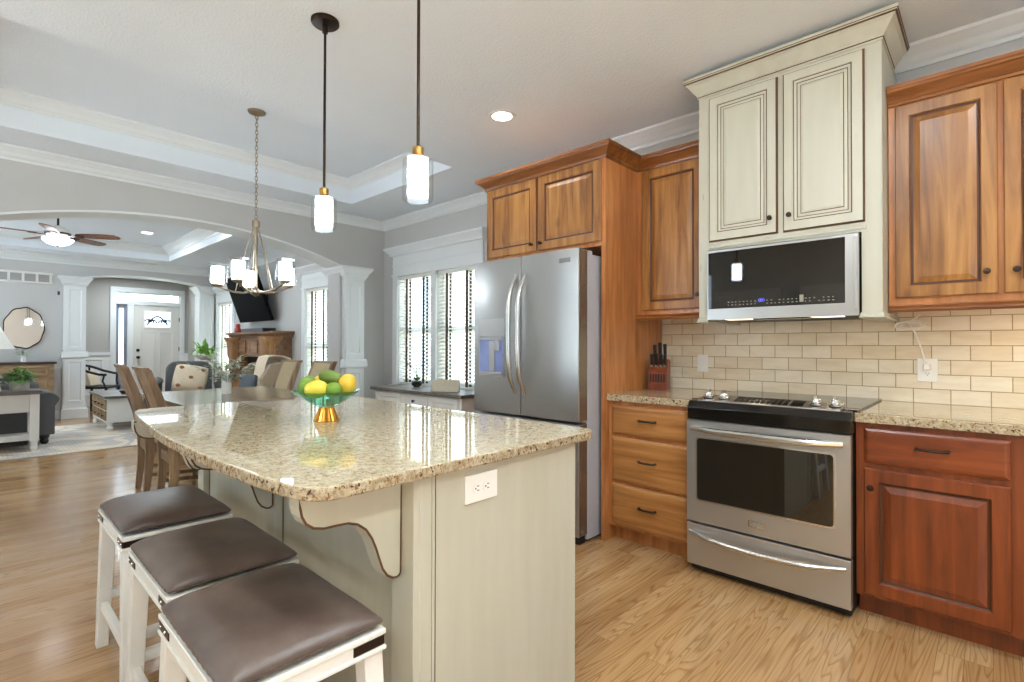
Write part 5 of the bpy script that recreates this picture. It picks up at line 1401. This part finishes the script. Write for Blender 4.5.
def armchair(name, label, loc, rz, w, d, seat, arm, back, cloth, wing=False):
    t = thing(name, label, 'armchair', loc, rz)
    m = MB(); m.box(-w / 2 + 0.1, w / 2 - 0.1, -d / 2 + 0.06, d / 2, 0.12, seat - 0.12); m.build('base', cloth, t, local=True, bevel=0.03)
    m = MB(); m.box(-w / 2 + 0.17, w / 2 - 0.17, -d / 2, d / 2 - 0.2, seat - 0.118, seat + 0.03); m.build('seat_cushion', cloth, t, local=True, bevel=0.045)
    for sx in (-1, 1):
        pr = [(sx * (w / 2 - 0.16), 0.12), (sx * (w / 2 - 0.16), arm - 0.08)] + [(sx * (w / 2 - 0.085) + 0.095 * math.cos(a), arm - 0.06 + 0.075 * math.sin(a)) for a in [(-0.1 if sx < 0 else 0) + (PI - PI * i / 10 if sx > 0 else PI * i / 10) for i in range(11)]][::1 if sx > 0 else -1] + [(sx * (w / 2 - 0.02), arm - 0.13), (sx * (w / 2 - 0.02), 0.12)]
        if sx < 0:
            pr = [(-x, z) for x, z in [(w / 2 - 0.16, 0.12), (w / 2 - 0.16, arm - 0.08)] + [(w / 2 - 0.085 + 0.095 * math.cos(PI - PI * i / 10), arm - 0.06 + 0.075 * math.sin(PI * i / 10)) for i in range(11)] + [(w / 2 - 0.02, arm - 0.13), (w / 2 - 0.02, 0.12)]]
        m = MB(); m.prism(pr, 'y', -d / 2 + 0.03, d / 2 - 0.02); m.build('arm', cloth, t, local=True, bevel=0.015)
    hw = w / 2 - (0.15 if wing else 0.20)
    m = MB(); top = []
    pts = [(-hw, 0.2), (hw, 0.2), (hw, back - 0.14)] + [(hw - 0.14 + 0.14 * math.sin(PI / 2 + a) if False else (hw - 0.14) + 0.14 * math.cos(a), back - 0.14 + 0.14 * math.sin(a)) for a in [PI / 2 * i / 5 for i in range(1, 6)]] + [(-(hw - 0.14) - 0.14 * math.sin(a), back - 0.14 + 0.14 * math.cos(a)) for a in [PI / 2 * i / 5 for i in range(0, 6)]]
    m.M = Matrix.Translation((0, d / 2 - 0.2, 0)) @ Matrix.Rotation(-0.16, 4, 'X')
    m.prism(pts, 'y', -0.02, 0.16); m.build('backrest', cloth, t, local=True, bevel=0.035)
    if wing:
        for sx in (-1, 1):
            m = MB(); m.prism([(d / 2 - 0.05, arm - 0.05), (d / 2 - 0.28, arm - 0.05), (d / 2 - 0.33, back - 0.25), (d / 2 - 0.2, back - 0.06), (d / 2 + 0.06, back - 0.03)], 'x', sx * hw - 0.035, sx * hw + 0.035)
            m.build('wing', cloth, t, local=True, bevel=0.02)
    for sx in (-1, 1):
        for y in (-d / 2 + 0.1, d / 2 - 0.08):
            m = MB().lathe([(0.022, 0), (0.034, 0.12)], c=(sx * (w / 2 - 0.13), y, 0), n=10); m.build('foot', M['blackmatte'], t, local=True)
    return t
armchair('armchair', 'charcoal rolled-arm armchair with a tufted pillow, in front of the fireplace', (-8.25, 2.13, 0.0125), 1.277, 0.98, 0.86, 0.48, 0.75, 1.00, M['grey_fabric'])
armchair('armchair', 'beige wingback armchair behind the dining table, draped with a cream throw', (-7.03, 2.48, 0), 0.2, 0.74, 0.74, 0.46, 0.66, 1.05, M['beige_fabric'], True)
# tufted pillow
t = thing('tufted_pillow', 'cream pillow with brown tufts resting in the charcoal armchair', 'pillow', (-8.17, 2.10, 0.52))
m = MB(); n = 10; v = []; f = []
Mx = Matrix.Translation((-8.14, 2.13, 0.76)) @ Matrix.Rotation(1.277 + 0.15, 4, 'Z') @ Matrix.Rotation(-0.35, 4, 'X') @ Matrix.Rotation(0.2, 4, 'Y')
m.M = Mx
for side in (-1, 1):
    b0 = len(v)
    for j in range(n + 1):
        for i in range(n + 1):
            a, b = -1 + 2 * i / n, -1 + 2 * j / n
            v.append((0.205 * a * (1 - 0.06 * b * b), side * 0.085 * max(0, (1 - a ** 4) * (1 - b ** 4)) ** 0.6, 0.205 * b * (1 - 0.06 * a * a)))
    for j in range(n):
        for i in range(n):
            k = b0 + j * (n + 1) + i; f.append((k, k + 1, k + n + 2, k + n + 1))
m.add(v, f); m.build('pillow_body', M['cream_fabric'], t, angle=2)
for a in (-0.13, 0.0, 0.13):
    for b in (-0.13, 0.0, 0.13):
        if (a == 0) == (b == 0):
            t_ = MB(); t_.M = Mx; t_.ball((a, -0.083 + 0.005 * (abs(a) + abs(b)) / 0.13, b), (0.03, 0.014, 0.024), n=8, k=5); t_.build('tuft', M['tuft'], t)
# throw over the wingback
t = thing('throw_blanket', 'cream knitted throw hanging over the top of the beige wingback', 'blanket', (-7.0, 2.7, 1.0))
m = MB(); m.M = Matrix.Translation((-7.03, 2.48, 0)) @ Matrix.Rotation(0.2, 4, 'Z')
sec = [(0.055, 0.62), (0.105, 0.86), (0.135, 1.0), (0.17, 1.085), (0.27, 1.105), (0.40, 1.09), (0.50, 1.055), (0.51, 0.98), (0.49, 0.8), (0.46, 0.62)]
m.prism([(y, z) for y, z in sec] + [(y * 0.94 + 0.012, z - 0.016) for y, z in sec[::-1]], 'x', -0.02, 0.20)
m.build('blanket', M['cream_fabric'], t, bevel=0.004)
t = thing('lumbar_pillow', 'grey-blue pillow inside the beige wingback armchair', 'pillow', (-7.1, 2.48, 0.5))
m = MB(); m.M = Matrix.Translation((-7.03, 2.48, 0)) @ Matrix.Rotation(0.2, 4, 'Z')
m.hexa([(-0.2, -0.04, 0.495), (0.12, -0.04, 0.495), (0.12, 0.05, 0.495), (-0.2, 0.05, 0.495)], [(-0.2, 0.02, 0.85), (0.12, 0.02, 0.85), (0.12, 0.09, 0.85), (-0.2, 0.09, 0.85)])
m.build('cushion', M['bluegrey_fabric'], t, bevel=0.03)
# leafy plant on a pedestal
px, py = -10.68, 3.04
t = thing('pedestal_table', 'pale round pedestal holding a leafy plant in the far corner by the window', 'plant stand', (px, py, 0))
MB().lathe([(0.15, 0.0), (0.15, 0.03), (0.05, 0.06), (0.04, 0.5), (0.05, 0.88), (0.16, 0.93), (0.16, 0.955), (1e-5, 0.955)], c=(px, py, 0), n=22).build('pedestal', M['white'], t)
t = thing('potted_plant', 'bright green leafy plant in a wide pale bowl beside the far window', 'plant', (px, py, 0.956))
MB().lathe([(1e-5, 0.0), (0.08, 0.0), (0.20, 0.08), (0.21, 0.10), (0.19, 0.10), (0.08, 0.03), (1e-5, 0.085)], c=(px, py, 0.956), n=24).build('bowl', M['stone_pot'], t)
b = MB(); r0 = random.Random(11)
for k in range(40):
    an = r0.uniform(0, 2 * PI); el = r0.uniform(0.9, 4.0)
    b.leaf((px + 0.05 * math.cos(an), py + 0.05 * math.sin(an), 1.03), (math.cos(an), math.sin(an), el), r0.uniform(0.40, 0.66) * (0.66 if math.sin(an) > 0.2 else 1), r0.uniform(0.04, 0.075), r0.uniform(0.3, 1.0), seg=6)
b.build('foliage', M['leaf_light'], t)

# white trunk coffee table
t = thing('coffee_table_trunk', 'white trunk coffee table with grey top and little wooden drawers, on the rug', 'coffee table', (-9.6, 1.66, 0))
MB().box(-10.28, -9.02, 1.31, 2.02, 0.475, 0.51).build('top', M['greywood'], t, bevel=0.004)
MB().box(-10.24, -9.06, 1.35, 1.98, 0.13, 0.474).build('body', M['white'], t, bevel=0.004)
for x in (-10.22, -9.12):
    for y in (1.37, 1.92):
        MB().lathe([(0.03, 0), (0.045, 0.05), (0.03, 0.075), (0.042, 0.1175)], c=(x + 0.02, y + 0.02, 0.0125), n=12).build('foot', M['white'], t)
for i in range(4):
    for z0, z1 in ((0.16, 0.29), (0.31, 0.45)):
        x0 = -10.20 + i * 0.285
        d = MB().panel(x0, x0 + 0.26, z0, z1, 1.35, [(0, 0, 0), (0, 0.012, 0), (0.008, 0.016, 0)]).build('drawer', M['pinewood'], t, smooth=False)
        knob(d, x0 + 0.13, 1.335, (z0 + z1) / 2, 0.012)
t = thing('trinket_bowl', 'small dark bowl on the grey top of the white trunk', 'bowl', (-9.35, 1.60, 0.51))
MB().lathe([(1e-5, 0.0005), (0.04, 0.0005), (0.075, 0.05), (0.068, 0.052), (0.035, 0.012), (1e-5, 0.011)], c=(-9.35, 1.60, 0.51), n=18).build('bowl_body', M['darktop'], t)

# sofa seen from behind, sofa table in front of it
t = thing('sofa', 'charcoal rolled-arm sofa at the left edge behind the white sofa table', 'sofa', (-8.8, -0.3, 0))
MB().box(-9.25, -8.48, -1.4, 0.70, 0.13, 0.40).build('base', M['grey_fabric'], t, bevel=0.02)
pr = [(-8.62, 0.13), (-8.42, 0.13), (-8.40, 0.55), (-8.40, 0.70), (-8.44, 0.76), (-8.52, 0.78), (-8.58, 0.74), (-8.64, 0.5)]
MB().prism(pr, 'y', -1.4, 0.60).build('backrest', M['grey_fabric'], t, bevel=0.02)
for y in (0.66, -1.35):
    pr = [(y - 0.09, 0.13), (y - 0.09, 0.5)] + [(y + 0.015 + 0.115 * math.cos(a), 0.55 + 0.10 * math.sin(a)) for a in [PI - PI * i / 10 for i in range(11)]] + [(y + 0.09, 0.48), (y + 0.09, 0.13)]
    MB().prism(pr, 'x', -9.25, -8.42).build('arm', M['grey_fabric'], t, bevel=0.012)
for k in range(2):
    MB().box(-9.24, -8.66, -1.22 + k * 0.90, -0.34 + k * 0.90, 0.402, 0.52).build('seat_cushion', M['grey_fabric'], t, bevel=0.03)
    MB().box(-8.90, -8.655, -1.22 + k * 0.90, -0.34 + k * 0.90, 0.525, 0.84).build('back_cushion', M['grey_fabric'], t, bevel=0.05)
for x in (-9.18, -8.52):
    for y in (0.66, -1.34):
        MB().lathe([(0.026, 0.0), (0.044, 0.03), (0.036, 0.06), (0.052, 0.09), (0.05, 0.1175)], c=(x, y, 0.0125), n=14).build('foot', M['blackmatte'], t)
t = thing('sofa_table', 'white console table with grey top and lower shelf behind the sofa', 'console table', (-8.18, -0.2, 0))
ST = 0.71
MB().box(-8.36, -7.98, -1.25, 0.60, ST - 0.045, ST).build('top', M['greywood'], t, bevel=0.005)
MB().box(-8.32, -8.02, -1.2, 0.54, ST - 0.25, ST - 0.046).build('apron', M['white'], t, bevel=0.003)
MB().box(-8.32, -8.02, -1.2, 0.54, 0.14, 0.20).build('shelf', M['white'], t, bevel=0.003)
for x in (-8.295, -8.045):
    for y in (0.535, -1.19):
        m = MB(); m.box(x - 0.042, x + 0.042, y - 0.042, y + 0.042, 0.13, ST - 0.046)
        m.lathe([(0.028, 0), (0.04, 0.04), (0.03, 0.07), (0.042, 0.13)], c=(x, y, 0.0125), n=12) if False else m.lathe([(0.028, 0.0125), (0.04, 0.05), (0.03, 0.08), (0.042, 0.13)], c=(x, y, 0), n=12)
        m.build('leg', M['white'], t, bevel=0.003)
# plant, white flowers and lamp on the sofa table
gx, gy = -8.16, 0.415
t = thing('potted_fern', 'bushy green plant in a pale stone pot on the sofa table', 'plant', (gx, gy, ST))
MB().lathe([(1e-5, 0.0005), (0.075, 0.0005), (0.085, 0.02), (0.088, 0.11), (0.078, 0.11), (0.07, 0.09), (1e-5, 0.09)], c=(gx, gy, ST), n=20).build('pot', M['stone_pot'], t)
b = MB(); r0 = random.Random(21)
for k in range(260):
    an = r0.uniform(0, 2 * PI); q = r0.random() ** 0.5
    b.leaf((gx + 0.12 * q * math.cos(an), gy + 0.12 * q * math.sin(an), ST + 0.10 + 0.16 * r0.random() * (1.1 - q * 0.6)), (math.cos(an), math.sin(an), r0.uniform(-0.2, 1.4)), r0.uniform(0.04, 0.085), r0.uniform(0.02, 0.036), 0.5, seg=3)
b.build('foliage', M['leaf'], t)
def bouquet(label, x, y, z, sc_, seed):
    t = thing('flower_bouquet', label, 'flowers', (x, y, z))
    MB().lathe([(1e-5, 0.0005), (0.04 * sc_, 0.0005), (0.05 * sc_, 0.03 * sc_), (0.03 * sc_, 0.10 * sc_), (0.035 * sc_, 0.12 * sc_), (1e-5, 0.10 * sc_)], c=(x, y, z), n=16).build('vase_body', M['ceramic'], t)
    r0 = random.Random(seed); a, b = MB(), MB()
    for k in range(16):
        an = r0.uniform(0, 2 * PI); q = r0.random() ** 0.6 * 0.14 * sc_; h = r0.uniform(0.13, 0.24) * sc_
        c = Vector((x + q * math.cos(an), y + q * math.sin(an), z + h))
        for e in range(6): b.leaf(c, (math.cos(e * 1.05), math.sin(e * 1.05), 0.7), 0.045 * sc_, 0.032 * sc_, 0.2, seg=3)
        a.leaf(c - Vector((0, 0, 0.03)), (math.cos(an), math.sin(an), 0.2), 0.08 * sc_, 0.03 * sc_, 0.3)
    b.build('blossoms', M['petal'], t); a.build('leaves', M['leaf'], t)
bouquet('white flowers in a little white vase at the very left on the sofa table', -8.03, 0.235, ST, 0.62, 4)
lx, ly = -8.22, 0.10
t = thing('table_lamp', 'white cone-shaded table lamp at the left edge on the sofa table', 'lamp', (lx, ly, ST))
MB().lathe([(1e-5, 0.0005), (0.08, 0.0005), (0.085, 0.02), (0.03, 0.05), (0.05, 0.12), (0.075, 0.22), (0.05, 0.32), (0.02, 0.36), (0.012, 0.37), (0.012, 0.58), (1e-5, 0.585)], c=(lx, ly, ST), n=20).build('base', M['ceramic'], t)
MB().lathe([(0.285, 0.475), (0.10, 0.83)], c=(lx, ly, ST), n=36).build('lamp_shade', M['lampshade'], t, solid=0.003)

# dresser, mirror, register on the far wall
CZ = 0.96
t = thing('dresser', 'rustic pine dresser with dark top under the oval mirror', 'dresser', (-11.05, 0.2, 0))
MB().box(-11.283, -10.85, -0.55, 0.98, CZ - 0.03, CZ).build('top', M['darktop'], t, bevel=0.004)
MB().box(-11.28, -10.88, -0.52, 0.95, 0.08, CZ - 0.031).box(-11.28, -10.90, -0.52, -0.45, 0, 0.08).box(-11.28, -10.90, 0.88, 0.95, 0, 0.08).build('body', M['pinewood'], t, bevel=0.003)
for i in range(2):
    y0 = -0.47 + i * 0.70
    for k, (z0, z1) in enumerate(((0.74, 0.90), (0.45, 0.71), (0.14, 0.42))):
        d = MB().panel(y0, y0 + 0.66, z0, z1, -10.88, [(0, 0, 0), (0, 0.014, 0), (0.03, 0.014, 0), (0.04, 0.004, 0)], plane='x', out=1).build('drawer', M['pinewood'], t, smooth=False)
        q = MB(); q.ball((-10.862, y0 + 0.33, (z0 + z1) / 2), 0.016, n=10, k=6); q.build('knob', M['darkknob'], d)
bouquet('white flowers standing on the dark top of the pine dresser', -11.0, 0.60, CZ, 0.8, 9)
t = thing('wall_mirror', 'scalloped oval mirror with thin dark rim above the pine dresser', 'mirror', (FX, 0.62, 1.50))
def oval(sc_): return [(0.62 + 0.245 * sc_ * math.cos(a) * (1 + 0.022 * math.cos(9 * a)), 1.50 + 0.335 * sc_ * math.sin(a) * (1 + 0.022 * math.cos(9 * a))) for a in [2 * PI * i / 72 for i in range(72)]]
MB().prism(oval(1.0), 'x', FX + 0.001, FX + 0.018).build('rim', M['darkknob'], t, smooth=False)
MB().prism(oval(0.94), 'x', FX + 0.012, FX + 0.021).build('glass', M['mirror'], t, smooth=False)
t = thing('air_vent', 'long white return-air vent high on the far wall above the mirror', 'vent', (FX, 0.4, 2.33))
m = MB(); m.box(FX + 0.001, FX + 0.010, -0.06, 0.95, 2.235, 2.40); m.build('backing', M['vent'], t, smooth=False)
m = MB()
for y in [-0.06 + 0.1645 * i for i in range(7)]: m.box(FX + 0.001, FX + 0.02, y - (0 if i else 0) - 0.012, y + 0.02, 2.235, 2.40)
m.box(FX + 0.001, FX + 0.02, -0.07, 0.96, 2.375, 2.41); m.box(FX + 0.001, FX + 0.02, -0.07, 0.96, 2.225, 2.255)
for k in range(8): m.box(FX + 0.002, FX + 0.014, -0.05, 0.94, 2.262 + k * 0.0145, 2.264 + k * 0.0145)
m.build('grille', M['white'], t, smooth=False)
t = thing('wall_hook', 'tiny dark hook on the far wall between vent and column', 'hook', (FX, 1.055, 1.95))
MB().box(FX + 0.001, FX + 0.006, 1.018, 1.048, 2.06, 2.12).tube([(FX + 0.004, 1.033, 2.10), (FX + 0.04, 1.033, 2.08), (FX + 0.05, 1.033, 2.11)], 0.006, 6).build('hook_body', M['blackmatte'], t)

# black horseshoe-back chair in the hall
hx, hy = -11.95, 1.66
t = thing('horseshoe_armchair', 'black lacquered horseshoe-back armchair in the entry hall beside the left column', 'chair', (hx, hy, 0), -0.55)
MB().box(-0.26, 0.26, -0.24, 0.24, 0.44, 0.48).build('seat', M['blackmatte'], t, local=True, bevel=0.008)
for sx in (-1, 1):
    MB().bar((sx * 0.235, 0.215, 0), (sx * 0.235, 0.215, 0.44), 0.018).build('leg', M['blackmatte'], t, local=True)
    MB().bar((sx * 0.235, -0.215, 0), (sx * 0.235, -0.215, 0.44), 0.018).build('leg', M['blackmatte'], t, local=True)
    MB().bar((sx * 0.235, 0.215, 0.12), (sx * 0.235, -0.215, 0.12), 0.012).build('stretcher', M['blackmatte'], t, local=True)
    MB().tube([(sx * 0.23, 0.20, 0.48), (sx * 0.26, 0.17, 0.58), (sx * 0.245, 0.19, 0.70)], 0.016, 8).build('arm_support', M['blackmatte'], t, local=True)
    MB().tube([(sx * 0.19, -0.21, 0.48), (sx * 0.21, -0.235, 0.66), (sx * 0.20, -0.245, 0.83)], 0.016, 8).build('arm_support', M['blackmatte'], t, local=True)
pts = [(0.30, 0.24, 0.695), (0.285, 0.12, 0.70), (0.27, -0.05, 0.75)] + [(0.26 * math.cos(a), -0.05 - 0.22 * math.sin(a), 0.75 + 0.11 * math.sin(a)) for a in [PI * i / 10 for i in range(1, 10)]] + [(-0.27, -0.05, 0.75), (-0.285, 0.12, 0.70), (-0.30, 0.24, 0.695)]
MB().tube(pts, 0.022, 8).build('top_rail', M['blackmatte'], t, local=True)
MB().hexa([(-0.07, -0.215, 0.48), (0.07, -0.215, 0.48), (0.07, -0.20, 0.48), (-0.07, -0.20, 0.48)], [(-0.06, -0.275, 0.85), (0.06, -0.275, 0.85), (0.06, -0.26, 0.85), (-0.06, -0.26, 0.85)]).build('splat', M['blackmatte'], t, local=True)
t = thing('throw_pillow', 'pale cushion leaning in the black horseshoe chair', 'pillow', (hx, hy, 0.48), -0.55)
MB().hexa([(-0.2, -0.14, 0.0), (0.16, -0.14, 0.0), (0.16, -0.03, 0.0), (-0.2, -0.03, 0.0)], [(-0.2, -0.19, 0.28), (0.16, -0.19, 0.28), (0.16, -0.12, 0.28), (-0.2, -0.12, 0.28)]).build('cushion', M['cream_fabric'], t, local=True, bevel=0.03)
